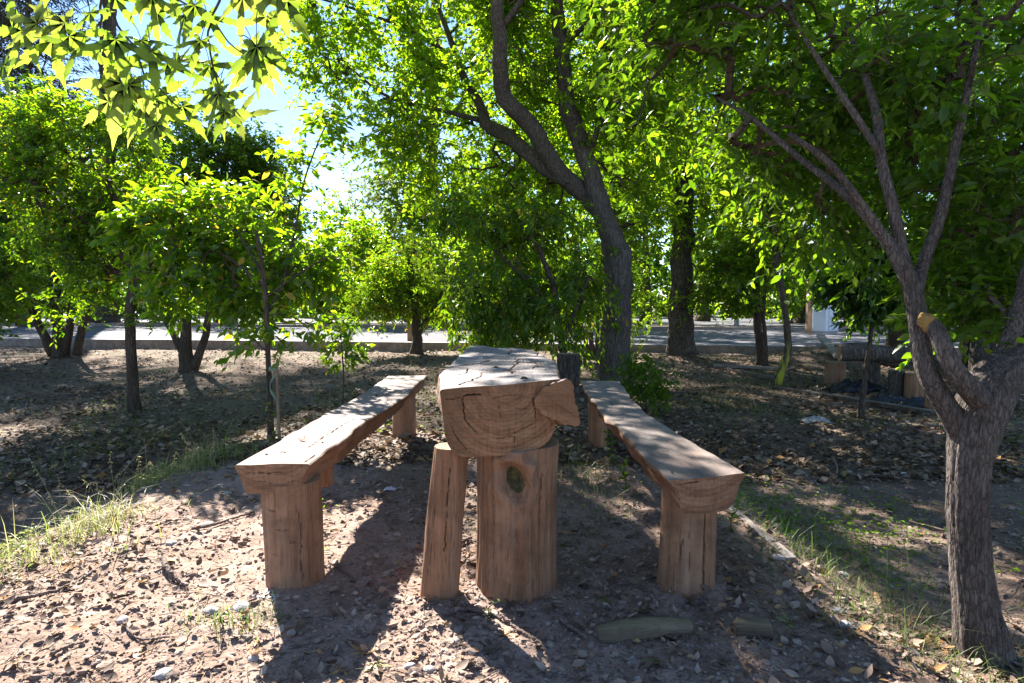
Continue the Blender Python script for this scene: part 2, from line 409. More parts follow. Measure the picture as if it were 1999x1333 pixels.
def dirt():
    t = NT('dirt')
    o = t.n('NewGeometry').outputs['Position']
    n1 = t.noise(o, .9, 5, .6); n2 = t.noise(o, 7, 5, .65); n3 = t.noise(o, 48, 4, .65); n4 = t.noise(o, 170, 2, .6)
    f = t.math('ADD', t.math('MULTIPLY', n1, .35), t.math('ADD', t.math('MULTIPLY', n2, .35), t.math('MULTIPLY', n3, .30)))
    col = t.ramp(f, [(.33, (.130, .082, .056)), (.47, (.245, .168, .130)), (.60, (.38, .285, .235)), (.72, (.48, .39, .34))])
    col = t.mix(t.ramp(n4, [(.60, (0, 0, 0)), (.76, (.55, .55, .55))]), col, (.11, .076, .058))
    # trodden dusty earth round the picnic set, darker leaf mould with painted shade beyond
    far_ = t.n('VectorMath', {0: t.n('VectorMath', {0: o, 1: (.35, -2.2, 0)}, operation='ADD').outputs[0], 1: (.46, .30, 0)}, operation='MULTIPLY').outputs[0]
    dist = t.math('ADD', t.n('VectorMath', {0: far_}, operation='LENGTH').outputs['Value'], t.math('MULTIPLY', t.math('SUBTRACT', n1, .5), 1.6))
    mould_shade = t.ramp(f, [(.33, (.060, .042, .030)), (.47, (.115, .084, .060)), (.60, (.19, .145, .110)), (.72, (.30, .24, .20))])
    col = t.mix(t.ramp(t.math('MULTIPLY', dist, .5), [(.38, (0, 0, 0)), (.62, (.85, .85, .85))]), col, mould_shade)
    g = t.noise(o, .45, 4, .6, .4)
    col = t.mix(t.ramp(g, [(.50, (0, 0, 0)), (.66, (.5, .5, .5))]), col, (.095, .105, .042))
    nb = t.bump(n3, .5, .02); nb = t.bump(n4, .4, .008, nb); nb = t.bump(n2, .25, .04, nb)
    return t.done(t.principled(col, .95, .1, nb))
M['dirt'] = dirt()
def road():
    t = NT('road')
    o = t.n('NewGeometry').outputs['Position']
    n1 = t.noise(o, .5, 5, .6); n2 = t.noise(o, 30, 4, .6)
    f = t.math('ADD', t.math('MULTIPLY', n1, .55), t.math('MULTIPLY', n2, .45))
    col = t.ramp(f, [(.32, (.085, .085, .096)), (.5, (.115, .115, .128)), (.68, (.15, .148, .16))])
    nb = t.bump(n2, .4, .01)
    return t.done(t.principled(col, .9, .15, nb))
M['road'] = road()
def mineral(name, c0, c1, c2, scale=14, rough=.9, use_rnd=False):
    t = NT(name)
    o = t.n('NewGeometry').outputs['Position']
    n = t.noise(o, scale, 5, .6)
    col = t.ramp(n, [(.3, c0), (.5, c1), (.7, c2)])
    if use_rnd:
        r = t.n('Attribute', attribute_name='rnd').outputs['Fac']
        col = t.mix(.72, col, t.ramp(r, [(0, (.10, .064, .045)), (.5, (.225, .155, .118)), (.86, (.33, .245, .19)), (.975, (.42, .35, .29)), (1, (.32, .30, .28))]))
    nb = t.bump(t.noise(o, scale * 5, 3, .6), .5, .01)
    return t.done(t.principled(col, rough, .2, nb))
M['gravel'] = mineral('gravel', (.16, .12, .10), (.26, .21, .19), (.38, .33, .31), 40, .85, True)
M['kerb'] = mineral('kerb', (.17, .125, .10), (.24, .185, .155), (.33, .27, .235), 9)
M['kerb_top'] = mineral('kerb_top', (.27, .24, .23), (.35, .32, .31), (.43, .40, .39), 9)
M['stone'] = mineral('stone', (.26, .235, .22), (.36, .33, .315), (.46, .43, .415), 24)
M['moss_wood'] = mineral('moss_wood', (.075, .062, .034), (.125, .105, .058), (.19, .165, .10), 30)
M['moss'] = mineral('moss', (.05, .045, .015), (.10, .085, .03), (.16, .13, .05), 60)
M['hollow'] = mineral('hollow', (.035, .032, .016), (.07, .064, .032), (.12, .11, .055), 50)
def plain(name, col, rough=.5, spec=.4, bump=None, nscale=6, var=.12):
    t = NT(name)
    o = t.obj(); n = t.noise(o, nscale, 4, .6)
    c = t.mix(n, tuple(x * (1 - var) for x in col), tuple(min(1, x * (1 + var)) for x in col))
    nb = t.bump(t.noise(o, bump[0], 3, .6), bump[1], bump[2]) if bump else None
    return t.done(t.principled(c, rough, spec, nb))
M['cabinet'] = plain('cabinet', (.58, .62, .68), .45, .4, (30, .1, .004))
M['plastic'] = plain('plastic', (.012, .012, .014), .32, .5, (18, .5, .02))
M['ribbon'] = plain('ribbon', (.16, .25, .17), .5, .4, (30, .3, .004))
M['wire'] = plain('wire', (.5, .5, .48), .4, .5)
M['white_paint'] = plain('white_paint', (.7, .7, .68), .7, .2, (20, .3, .01))
M['wrapper'] = plain('wrapper', (.5, .46, .52), .4, .5, (30, .5, .01))
M['cut'] = plain('cut', (.27, .165, .055), .9, .15, (60, 1.0, .02), 18, .55)
# ------------------------------------------------------------------ ground, road, kerbs
def axis(lo, hi, step, far_lo, far_hi, g=1.12):
    a = list(np.arange(lo, hi + 1e-6, step)); s = step; v = a[-1]
    while v < far_hi: s *= g; v += s; a.append(v)
    s = step; v = a[0]; b = []
    while v > far_lo: s *= g; v -= s; b.append(v)
    return np.array(b[::-1] + a)
xs = axis(-3.0, 2.6, 0.028, -400, 400, 1.07); ys = axis(1.4, 5.0, 0.026, -30, 700, 1.05)
GX, GY = np.meshgrid(xs, ys)
ZG = hgt(GX, GY)
ZG = np.where(GY > KERB(GX) + 0.15, np.minimum(ZG, 0) - 0.12, ZG)
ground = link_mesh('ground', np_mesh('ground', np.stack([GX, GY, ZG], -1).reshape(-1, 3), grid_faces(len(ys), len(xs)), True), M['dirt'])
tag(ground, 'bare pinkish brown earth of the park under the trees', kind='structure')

def strip(name, ya, yb, z, mat, n=60, x0=-70, x1=70, wob=0.0):
    xs_ = np.linspace(x0, x1, n); rows = []
    for f in (0, 1):
        y = KERB(xs_) + (ya if f == 0 else yb)
        rows.append(np.stack([xs_, y, np.full(n, z)], -1))
    return link_mesh(name, np_mesh(name, np.vstack(rows), grid_faces(2, n)), mat)
tag(strip('park_road', 0.30, 9.0, 0.145, M['road']), 'pale grey paved road crossing behind the picnic clearing', kind='structure')
tag(strip('road_beyond', 11.2, 70.0, 0.150, M['road']), 'second paved lane beyond the planted strip', kind='structure')
def kerb(name, off, w, z0, z1, label):
    mb = MB()
    n = 90; x = np.linspace(-60, 60, n); y = KERB(x) + off
    jz = 0.012 * fbm(x * 1.3, y * 0, 0, 3, int(off * 7) + 5); jy = 0.02 * fbm(x * 0.9, y * 0 + 4, 0, 3, 9)
    A = [np.stack([x, y + jy, np.full(n, z0)], -1), np.stack([x, y + jy + .01, z1 - .02 + jz], -1), np.stack([x, y + jy + .025, z1 + jz], -1),
         np.stack([x, y + jy + w, z1 + jz * .5], -1), np.stack([x, y + jy + w + .01, np.full(n, z0)], -1)]
    V = np.vstack(A); F = grid_faces(5, n)
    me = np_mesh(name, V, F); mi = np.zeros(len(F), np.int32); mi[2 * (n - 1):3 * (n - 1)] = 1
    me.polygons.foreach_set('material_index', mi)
    tag(link_mesh(name, me, [M['kerb'], M['kerb_top']]), label, kind='structure')
kerb('road_kerb', 0.0, .30, -.25, .158, 'brown concrete kerb between the earth and the road')
kerb('strip_kerb', 8.9, .16, 0.0, .25, 'low kerb of the planted strip between the two lanes')
kerb('far_strip_kerb', 11.1, .14, 0.0, .24, 'far kerb of the planted strip')
tag(strip('planted_strip', 9.0, 11.12, 0.215, M['dirt']), 'earth of the narrow planted strip between the lanes', kind='structure')

# ------------------------------------------------------------------ the log picnic set
def seg_dist(PX, PY, poly):
    """distance of points to a polyline and how far along it (0..1)"""
    best = np.full(PX.shape, 9.0); par = np.zeros(PX.shape); n = len(poly) - 1
    for k in range(n):
        (ax, ay), (bx, by) = poly[k], poly[k + 1]
        dx, dy = bx - ax, by - ay
        t = np.clip(((PX - ax) * dx + (PY - ay) * dy) / (dx * dx + dy * dy + 1e-12), 0, 1)
        d = np.hypot(PX - ax - t * dx, PY - ay - t * dy)
        m = d < best; best = np.where(m, d, best); par = np.where(m, (k + t) / n, par)
    return best, par
def wiggle(poly, n=24, amp=.006, seed=1):
    P = catmull(np.array(poly, float), n); r = np.random.default_rng(seed)
    P[1:-1] += r.normal(0, amp, (n - 2, 2)); return P
def cracks(PX, PY, lines, k=.85):
    """groove depth; lines of (polyline, width, depth)"""
    d = np.zeros(PX.shape)
    for poly, w, dep in lines:
        q, par = seg_dist(PX, PY, poly)
        taper = np.clip(np.minimum(par, 1 - par) * 6, 0.15, 1)
        d = np.maximum(d, dep * taper * np.clip(1.25 - q / (w * k * taper), 0, 1))
    return d
def plane_pt(px, py, z):
    r = ray(px, py); t = (z - CAM_Z) / r.z; return (r.x * t, r.y * t)
def edge_fn(pts, z):
    q = sorted([plane_pt(px, py, z)[::-1] for px, py in pts])
    Y = np.array([a for a, b in q]); X = np.array([b for a, b in q])
    return lambda y: np.interp(y, Y, X), Y[0], Y[-1]
def slab(name, parent, org, left, right, y0, y1, ztop, thick, edge, ny, nx, mats, seed, lean=.12, p=2.6, q=1.0, top_cracks=(), end_cracks=(), nv=40, wob=.006):
    """half log lying along y: flat top between two wavy edges, rounded underside, sawn ends; mats = top and sides, ends"""
    u = 0.5 - 0.5 * np.cos(np.pi * np.linspace(0, 1, nx)); u = 0.25 * u + 0.75 * np.linspace(0, 1, nx)
    t = np.linspace(0, 1, ny)
    U, TT = np.meshgrid(u, t)
    Y = y0(U) * (1 - TT) + y1(U) * TT
    xl, xr = left(Y), right(Y)
    fade = np.clip(np.minimum(TT, 1 - TT) * 12, 0, 1)
    xl = xl + wob * 1.6 * fade * fbm(Y * 7, Y * 0, 0, 3, seed); xr = xr + wob * 1.6 * fade * fbm(Y * 7, Y * 0 + 5, 0, 3, seed + 3)
    X = xl + (xr - xl) * U
    cr = .6 * cracks(X, Y, top_cracks, .7)
    Z = ztop(TT, U) + wob * .55 * fbm(X * 9, Y * 3.5, 0, 3, seed + 7) - cr
    rim = np.minimum(U, 1 - U) * (xr - xl); Z = Z - .006 * np.clip(1 - rim / .010, 0, 1) ** 2
    top = np.stack([X, Y, Z], -1)
    k = np.abs(2 * U - 1); prof = np.clip(1 - k ** p, 0, 1) ** (1 / q)
    th = edge(TT) + (thick(TT) - edge(TT)) * prof
    xc = (xl + xr) / 2; XB = xc + (X - xc) * (1 - lean * np.clip(k, 0, 1) ** 2)
    n3 = fbm(XB * 9, Y * 4, 1.0, 4, seed + 11)
    ZB = ztop(TT, U) - th * (1 + .12 * fade * n3) ; XB = XB + .014 * fade * fbm(XB * 10, Y * 5, 7, 3, seed + 13)
    bot = np.stack([XB, Y, ZB], -1)
    mb = MB(); o = np.array(org)
    mb.add(top.reshape(-1, 3) - o, grid_faces(ny, nx), 0)
    ib = np.unique(np.linspace(0, ny - 1, max(12, ny // 6)).astype(int)); bb = bot[ib]
    mb.add(bb.reshape(-1, 3) - o, grid_faces(len(ib), nx)[:, ::-1], 0)
    for j, sgn in ((0, 1), (-1, -1)):                   # the two long sides, bulging and rough
        v = np.linspace(0, 1, 9)[:, None, None]
        S = top[:, j][None] * (1 - v) + bot[:, j][None] * v
        bulge = (np.sin(np.pi * v[..., 0]) * (.010 + .022 * fbm(S[..., 1] * 8, S[..., 2] * 22, 3, 3, seed + 17)) * fade[:, 0][None])
        S[..., 0] += -sgn * bulge
        F = grid_faces(9, ny); mb.add(S.reshape(-1, 3) - o, F if sgn < 0 else F[:, ::-1], 0)
    for i, sgn in ((0, 1), (-1, -1)):                    # sawn ends
        nv_ = nv if sgn > 0 else 8
        v = np.linspace(0, 1, nv_)[:, None, None]
        S = top[i][None] * (1 - v) + bot[i][None] * v
        ins = np.clip(np.minimum(np.minimum(v[..., 0], 1 - v[..., 0]) * 30, np.minimum(u, 1 - u)[None] * 30), 0, 1)
        dz = .0035 * fbm(S[..., 0] * 30, S[..., 2] * 30, 0, 3, seed + 19) + .0025 * vnoise(S[..., 0] * 6, S[..., 2] * 160, 0, seed)
        if sgn > 0: dz = dz + cracks(S[..., 0], S[..., 2], end_cracks, .55)
        S[..., 1] += sgn * ins * dz
        F = grid_faces(nv_, nx); mb.add(S.reshape(-1, 3) - o, F[:, ::-1] if sgn > 0 else F, 1)
    return mb.build(name, mats, parent, True, 38)
def post(name, parent, org, base, top, r0, r1, mats, seed, sides=72, rings=90, oval=1.0, grooves=(), extra=None, rough=.05, flare=.0, matfn=None):
    """upright log between two points; angle 0 is +x, -90 degrees faces the camera; grooves in (angle*radius, height)"""
    base = np.array(base, float); top = np.array(top, float)
    th = np.linspace(0, 2 * np.pi, sides, endpoint=False) - np.pi * 1.5     # seam at the back
    t = np.linspace(0, 1, rings)
    TH, T = np.meshgrid(th, t)
    ax = base[None] * (1 - t[:, None]) + top[None] * t[:, None]
    R = r0 * (1 - T) + r1 * T + flare * np.exp(-T * 9)
    Zl = T * np.linalg.norm(top - base)
    r = R * (1 + rough * fbm(np.cos(TH) * 1.6, np.sin(TH) * 1.6, Zl * 2.2, 4, seed)) + .10 * rough * R * fbm(np.cos(TH) * 9, np.sin(TH) * 9, Zl * 5, 3, seed + 5)
    A = TH + np.pi / 2; A = (A + np.pi) % (2 * np.pi) - np.pi
    if grooves: r = r - cracks(A * r0, Zl, grooves)
    if extra is not None: r = r + extra(A * r0, Zl)
    V = np.stack([ax[:, None, 0] + np.cos(TH) * r * oval, ax[:, None, 1] + np.sin(TH) * r, ax[:, None, 2] + 0 * r], -1)
    mb = MB(); o = np.array(org)
    F = grid_faces(rings, sides, True)
    mi = matfn((A * r0), Zl) if matfn is not None else None
    mb.add(V.reshape(-1, 3) - o, F)
    if mi is not None: mb.M[4][-1] = mi.reshape(-1)[F[:, 0]]
    q = np.linspace(1, 0, 9)                               # top, slightly dished
    C = V[-1].mean(0); S = C[None, None] + (V[-1][None] - C) * q[:, None, None]
    S[..., 2] += .006 * fbm(S[..., 0] * 25, S[..., 1] * 25, 0, 3, seed + 2) * (1 - q[:, None] ** 8)
    mb.add(S.reshape(-1, 3) - o, grid_faces(9, sides, True), 1)
    return mb.build(name, mats, parent, True, 40)

# table: thick half log on a slim leaning post and a wide stump
lz = .797
TL, _, _ = edge_fn([(859, 763), (857, 741), (859, 729), (879, 712), (903, 688), (920, 675), (930, 668)], .792)
TR, _, _ = edge_fn([(1094, 742), (1090, 731), (1086, 710), (1066, 696), (1040, 681), (1030, 674)], .805)
tb = thing('log_table', (0, 2.3, 0), 'heavy half-log table with a cracked grey top and sawn end', 'table')
ORG = (0, 2.3, 0)
ring_c = []
tc_ = [(wiggle([(-.30, 3.02), (-.18, 3.12), (-.10, 3.32)], 20, .008, 3), .008, .03),
       (wiggle([(-.22, 2.30), (-.15, 2.48), (-.12, 2.75)], 20, .006, 4), .005, .02),
       (wiggle([(-.29, 2.62), (-.20, 2.72), (-.21, 2.95)], 16, .006, 5), .005, .02),
       (wiggle([(.03, 2.45), (.01, 2.62), (-.01, 2.85), (.03, 3.10), (.03, 3.5)], 40, .010, 6), .0065, .028),
       (wiggle([(.06, 3.05), (.12, 3.12), (.21, 3.14)], 16, .004, 7), .007, .028),
       (wiggle([(.10, 2.75), (.12, 3.0), (.09, 3.3)], 18, .006, 8), .005, .02),
       (wiggle([(-.05, 3.5), (0, 3.8), (-.02, 4.2)], 20, .006, 9), .006, .02),
       (wiggle([(.06, 3.4), (.13, 3.45), (.16, 3.7)], 16, .006, 10), .006, .02),
       (wiggle([(-.31, 3.30), (-.24, 3.36), (-.16, 3.38)], 16, .005, 12), .006, .025)]
zc = lambda px, py, y=2.3: ((px - 999.5) / 1222 * y * 1.0, at(px, py, y).z)
ec_ = [(wiggle([zc(902, 764), zc(905, 800), zc(910, 820), zc(925, 838), zc(942, 849)], 40, .0018, 13), .0026, .012), (wiggle([zc(950, 850), zc(965, 853), zc(990, 851), zc(1018, 838), zc(1050, 826)], 40, .0018, 113), .0020, .008),
       (wiggle([zc(1000, 790), zc(1020, 800), zc(1042, 790)], 16, .0012, 114), .0016, .006), (wiggle([zc(930, 800), zc(945, 815), zc(975, 822)], 16, .0012, 115), .0014, .005),
       (wiggle([zc(902, 770), zc(925, 769), zc(944, 768)], 14, .0008, 14), .004, .02),
       (wiggle([zc(1040, 772), zc(1043, 790), zc(1048, 826)], 14, .001, 15), .002, .015),
       (wiggle([zc(868, 776), zc(884, 776), zc(902, 774)], 12, .001, 16), .002, .012),
       (wiggle([zc(880, 825), zc(895, 855), zc(915, 880)], 12, .001, 17), .002, .010),
       (wiggle([zc(960, 775), zc(985, 772), zc(1010, 770)], 12, .001, 18), .0015, .008),
       (wiggle([zc(1000, 700 + 130), zc(1005, 860), zc(1003, 885)], 12, .001, 19), .0015, .008),
       (wiggle([zc(972, 760), zc(974, 790), zc(979, 820)], 12, .001, 20), .0015, .007)]
slab('tabletop', tb, ORG, TL, TR, lambda u: 2.25 + .085 * u + .012 * np.sin(u * 9), lambda u: 4.45 - .42 * u + .05 * np.sin(u * 11),
     lambda t, u: .786 + .030 * u * (1 - t) + .016 * t, lambda t: .262 - .03 * t, lambda t: .150 + 0 * t, 360, 160, [M['table_wood'], M['table_end']], 31,
     lean=.07, p=6.0, q=1.3, top_cracks=tc_, end_cracks=ec_, nv=110)
# cut branch stub at the front corner: an oblique saw cut, wider than the log
mb = MB()
poly = catmull(np.array([[x_, y_, 0] for x_, y_ in [(1074, 752), (1092, 743), (1108, 741), (1117, 752), (1124, 780), (1130, 808), (1132, 829), (1112, 828), (1090, 824), (1066, 812), (1050, 797), (1044, 783), (1050, 767), (1062, 757), (1074, 752)]]), 73)[:72]
rs = np.random.default_rng(4); poly[:, :2] += rs.normal(0, 1.0, (72, 2)) + 5 * np.stack([fbm(poly[:, 0] * .09, poly[:, 1] * .09, k_, 3, 5) for k_ in (0, 4)], -1)
face = np.array([at(x_, y_, 2.312 - (x_ - 1044) * .00030) for x_, y_, _ in poly])
C = face.mean(0); q = np.linspace(1, 0, 22)[:, None, None]
S = C + (face[None] - C) * q
u_ = S[..., 0] * .55 + S[..., 2] * .83
S[..., 1] += (.008 * vnoise(u_ * 130, S[..., 0] * 8, 0, 3) + .012 * fbm(S[..., 0] * 16, S[..., 2] * 16, 0, 3, 8)) * (1 - q[..., 0] ** 6)
mb.add(S.reshape(-1, 3) - np.array(ORG), grid_faces(22, 72, True), 1)
back = np.linspace(0, 1, 12)[:, None, None]
tgt = np.array([.10, 2.56, .69]) + (face - C) * np.array([.8, .3, .85])
Bk = face[None] * (1 - back) + tgt[None] * back
Bk += (np.sin(np.pi * np.clip(back, 0, .6)) * .012) * fbm(Bk[..., 0:1] * 30, Bk[..., 2:3] * 30, Bk[..., 1:2] * 30, 3, 6) 
mb.add(Bk.reshape(-1, 3) - np.array(ORG), grid_faces(12, 72, True)[:, ::-1], 0)
tag(mb.build('branch_stub', [M['table_wood'], M['stub_end']], tb, True, 40), 'pale sawn branch stub at the front corner')
# slim leaning post
gr = [(wiggle([(.012, .16), (.008, .3), (.002, .60)], 40, .0018, 21), .0020, .012), (wiggle([(-.05, .1), (-.045, .3), (-.05, .45)], 16, .001, 22), .0018, .008),
      (wiggle([(.05, .2), (.055, .4)], 10, .001, 23), .0018, .008)]
p0 = at(857, 1170, 2.37); p1 = at(882, 872, 2.36)
post('post', tb, ORG, (p0.x, p0.y, -.05), (p1.x + .002, p1.y, .557), .074, .064, [M['post_wood'], M['log_top']], 41, sides=110, rings=110, grooves=gr, rough=.17)
# wide stump with a knot hollow
kx, kz = -.018, .490
def knot(ax_, z):
    rho = np.hypot((ax_ - kx + .35 * (z - kz)) / .060, (z - kz - .3 * (ax_ - kx)) / .085)
    rho = rho * (1 + .35 * fbm(ax_ * 18, z * 18, 0, 2, 6))
    ang = np.arctan2(z - kz, ax_ - kx)
    col = .042 * np.exp(-((rho - 1.15) / .42) ** 2) * (.35 + .75 * np.clip(np.cos(ang - 1.0), 0, 1)) - .055 * np.exp(-(rho / .8) ** 2)
    tail = .014 * np.exp(-((ax_ - kx - .030 - .06 * (kz - z)) / .03) ** 2) * sstep(.45, .30, z) * sstep(.0, .25, z)
    flow = .004 * np.sin(ax_ * 190 + 26 * (z - .3) * (ax_ - kx)) * .5
    return col + tail + flow
gs = [(wiggle([(-.11, .1), (-.095, .30), (-.10, .5)], 24, .002, 24), .0022, .008), (wiggle([(-.13, .05), (-.12, .25), (-.13, .42)], 20, .002, 25), .002, .006),
      (wiggle([(.03, .0), (.012, .2), (-.03, .36)], 24, .002, 26), .0018, .005), (wiggle([(-.03, .0), (-.05, .18), (-.06, .34)], 24, .002, 27), .0016, .004),
      (wiggle([(.09, .25), (.085, .42), (.105, .58)], 20, .002, 28), .0026, .010), (wiggle([(.115, .1), (.125, .3), (.13, .5)], 20, .003, 29), .0022, .007),
      (wiggle([(.15, .2), (.145, .4), (.16, .55)], 20, .002, 30), .0022, .007), (wiggle([(.07, .05), (.075, .2), (.06, .3)], 20, .002, 33), .0016, .004)]
p0 = at(1009, 1178, 2.47); p1 = at(1014, 890, 2.46)
def kmat(ax_, z): return np.where(np.hypot((ax_ - kx + .35 * (z - kz)) / .060, (z - kz - .3 * (ax_ - kx)) / .085) * (1 + .35 * fbm(ax_ * 18, z * 18, 0, 2, 6)) < .66, 2, np.where((z > .585 + .05 * fbm(ax_ * 30, z * 30, 0, 3, 2)) & (ax_ > 9), 3, 0))
post('stump_leg', tb, ORG, (p0.x, p0.y, -.06), (p1.x, p1.y, .552), .160, .162, [M['post_wood_b'], M['log_top'], M['hollow'], M['moss']], 43, sides=200, rings=140, grooves=gs, extra=knot, rough=.13, flare=.012, matfn=kmat)
post('stump_leg', tb, ORG, (-.02, 3.95, -.06), (-.02, 3.95, .566), .15, .14, [M['post_wood_b'], M['log_top']], 44, sides=40, rings=30, rough=.08)

# left bench
BL, _, _ = edge_fn([(447, 912), (517, 876), (580, 842), (632, 810), (679, 786), (713, 764), (726, 755), (742, 743), (758, 731), (765, 726)], .49)
BR, _, _ = edge_fn([(596, 910), (625, 891), (643, 877), (685, 847), (715, 823), (760, 797), (792, 774), (803, 761), (812, 750), (831, 733), (838, 728)], .49)
bo = (-.9, 2.4, 0)
bench = thing('log_bench', bo, 'pale half-log bench with a dry leaf on top, beside the weedy mound', 'bench', 'log benches of the picnic set')
bc = [(wiggle([(-.86, 2.45), (-.85, 2.9), (-.82, 3.35)], 30, .002, 51), .003, .012), (wiggle([(-.93, 2.38), (-.95, 2.7)], 12, .001, 52), .0025, .008),
      (wiggle([(-.80, 2.36), (-.79, 2.5)], 8, .001, 53), .004, .012), (wiggle([(-.98, 3.2), (-.96, 3.7)], 12, .001, 54), .002, .008)]
be = [(wiggle([(-1.02, .46), (-.95, .455), (-.86, .46)], 14, .001, 55), .0016, .008), (wiggle([(-.99, .43), (-.90, .415), (-.80, .43)], 14, .001, 56), .0014, .006)]
slab('seat', bench, bo, BL, BR, lambda u: 2.335 + .02 * u, lambda u: 5.28 + .05 * u, lambda t, u: .49 + 0 * t + .006 * np.sin(t * 5),
     lambda t: .115 + .02 * np.sin(t * 7) + .0 * t, lambda t: .055 + .01 * np.sin(t * 9), 260, 60, [M['bench_wood'], M['bench_end']], 61, lean=.20, p=9.0, top_cracks=bc, end_cracks=be, nv=40, wob=.009)
lg = [(wiggle([(-.070, .372), (-.045, .366), (-.02, .37)], 14, .002, 57), .003, .008), (wiggle([(-.03, .30), (.0, .292), (.03, .30)], 14, .002, 58), .0025, .006),
      (wiggle([(.02, .25), (.035, .243), (.05, .25)], 12, .002, 59), .0025, .006), (wiggle([(.050, .40), (.062, .30), (.060, .16), (.064, .03)], 30, .0015, 60), .0028, .010),
      (wiggle([(-.05, .20), (-.02, .195), (.0, .205)], 12, .002, 62), .0025, .005), (wiggle([(-.085, .34), (-.082, .2), (-.088, .08)], 20, .0015, 64), .0022, .008), (wiggle([(.0, .36), (-.01, .31)], 8, .001, 63), .002, .005)]
post('leg', bench, bo, (-.868, 2.455, -.06), (-.880, 2.455, .405), .108, .114, [M['post_wood_b'], M['log_top']], 65, sides=150, rings=110, grooves=lg, rough=.11, flare=.008)
post('leg', bench, bo, (-.885, 5.08, -.08), (-.88, 5.08, .40), .098, .092, [M['post_wood'], M['log_top']], 66, sides=40, rings=30, rough=.07)
post('branch_peg', bench, bo, (-.846, 2.80, .275), (-.852, 2.80, .42), .034, .042, [M['post_wood'], M['log_top']], 67, sides=24, rings=14, rough=.12)

# right bench
CL, _, _ = edge_fn([(1311, 942), (1278, 909), (1255, 887), (1226, 853), (1201, 831), (1174, 806), (1156, 778), (1142, 759), (1135, 742), (1131, 736)], .46)
CR, _, _ = edge_fn([(1470, 930), (1363, 869), (1307, 837), (1264, 808), (1233, 777), (1212, 746), (1207, 738)], .46)
bo2 = (.72, 2.4, 0)
bench2 = thing('log_bench', bo2, 'half-log bench striped with tree shade, between the table and the plank edging', 'bench', 'log benches of the picnic set')
b2 = [(wiggle([(.78, 2.55), (.77, 2.8), (.76, 3.0)], 14, .002, 71), .0025, .010), (wiggle([(.60, 3.2), (.66, 3.3), (.70, 3.32)], 12, .003, 72), .003, .010), (wiggle([(.62, 3.8), (.66, 4.2)], 12, .003, 73), .003, .010)]
e2 = [(wiggle([(.60, .44), (.66, .442), (.70, .445)], 12, .001, 74), .003, .012), (wiggle([(.60, .43), (.605, .40), (.62, .36)], 12, .001, 75), .0016, .008)]
slab('seat', bench2, bo2, CL, CR, lambda u: 2.235 + .10 * u, lambda u: 5.20 - .05 * u, lambda t, u: .458 + .004 * np.sin(t * 6),
     lambda t: .125 + .015 * np.sin(t * 8 + 1), lambda t: .040 + .01 * np.sin(t * 9), 260, 60, [M['bench_wood'], M['bench_end']], 81, lean=.17, p=4.5, top_cracks=b2, end_cracks=e2, nv=40, wob=.011)
l2 = [(wiggle([(.035, .02), (.034, .2), (.032, .38)], 20, .001, 76), .0035, .02), (wiggle([(-.05, .26), (-.06, .2), (-.05, .16)], 12, .001, 77), .005, .012), (wiggle([(-.02, .1), (-.03, .3)], 12, .001, 78), .002, .008)]
post('leg', bench2, bo2, (.702, 2.46, -.06), (.712, 2.46, .375), .110, .108, [M['post_wood_b'], M['log_top']], 82, sides=150, rings=100, grooves=l2, rough=.10, flare=.008)
post('leg', bench2, bo2, (.655, 4.72, -.08), (.65, 4.72, .38), .075, .07, [M['post_wood'], M['log_top']], 83, sides=36, rings=24, rough=.08)
# ------------------------------------------------------------------ trees
def unit(a): return a / np.maximum(np.linalg.norm(a, axis=-1, keepdims=True), 1e-9)
def leaves_mesh(name, pos, dirn, nrm, ln, wd, rng, fine=False, curl=.22):
    """leaf blades: a base, a direction, a facing, a length and a width each"""
    n = len(pos); side = unit(np.cross(dirn, nrm)); nrm = np.cross(side, dirn)
    ln = ln[:, None]; wd = wd[:, None]
    cu = curl * rng.uniform(.2, 1.6, (n, 1)) * ln
    if not fine:
        mid = pos + dirn * ln * .45 + nrm * wd * .10
        tip = pos + dirn * ln - nrm * cu * .6
        lift = nrm * wd * .16
        V = np.stack([pos, mid - side * wd * .5 + lift, tip, mid + side * wd * .5 + lift], 1)
        b = np.arange(n)[:, None] * 4
        F = np.stack([b + [0, 1, 2], b + [0, 2, 3]], 1).reshape(-1, 3); per = 2
    else:
        fr = [(.0, 0.0), (.22, .72), (.45, 1.0), (.72, .66)]
        rows = []
        for f, w in fr:
            c = pos + dirn * ln * f - nrm * cu * f * f
            if w == 0: rows.append([c])
            else: rows.append([c - side * wd * .5 * w + nrm * wd * .14 * w, c, c + side * wd * .5 * w + nrm * wd * .14 * w])
        tip = pos + dirn * ln - nrm * cu
        V = np.stack([rows[0][0]] + rows[1] + rows[2] + rows[3] + [tip], 1)      # 11 each
        b = np.arange(n)[:, None] * 11
        T = [[0, 2, 1], [0, 3, 2], [7, 8, 10], [8, 9, 10]]; Q = [[1, 2, 5, 4], [2, 3, 6, 5], [4, 5, 8, 7], [5, 6, 9, 8]]
        F = [np.stack([b + t for t in T], 1).reshape(-1, 3), np.stack([b + q for q in Q], 1).reshape(-1, 4)]; per = 8
    r = rng.random(n)
    if fine: att = np.concatenate([np.repeat(r, 4), np.repeat(r, 4)])
    else: att = np.repeat(r, per)
    return np_mesh(name, V.reshape(-1, 3), F, fine, {'rnd': ('FACE', att)})

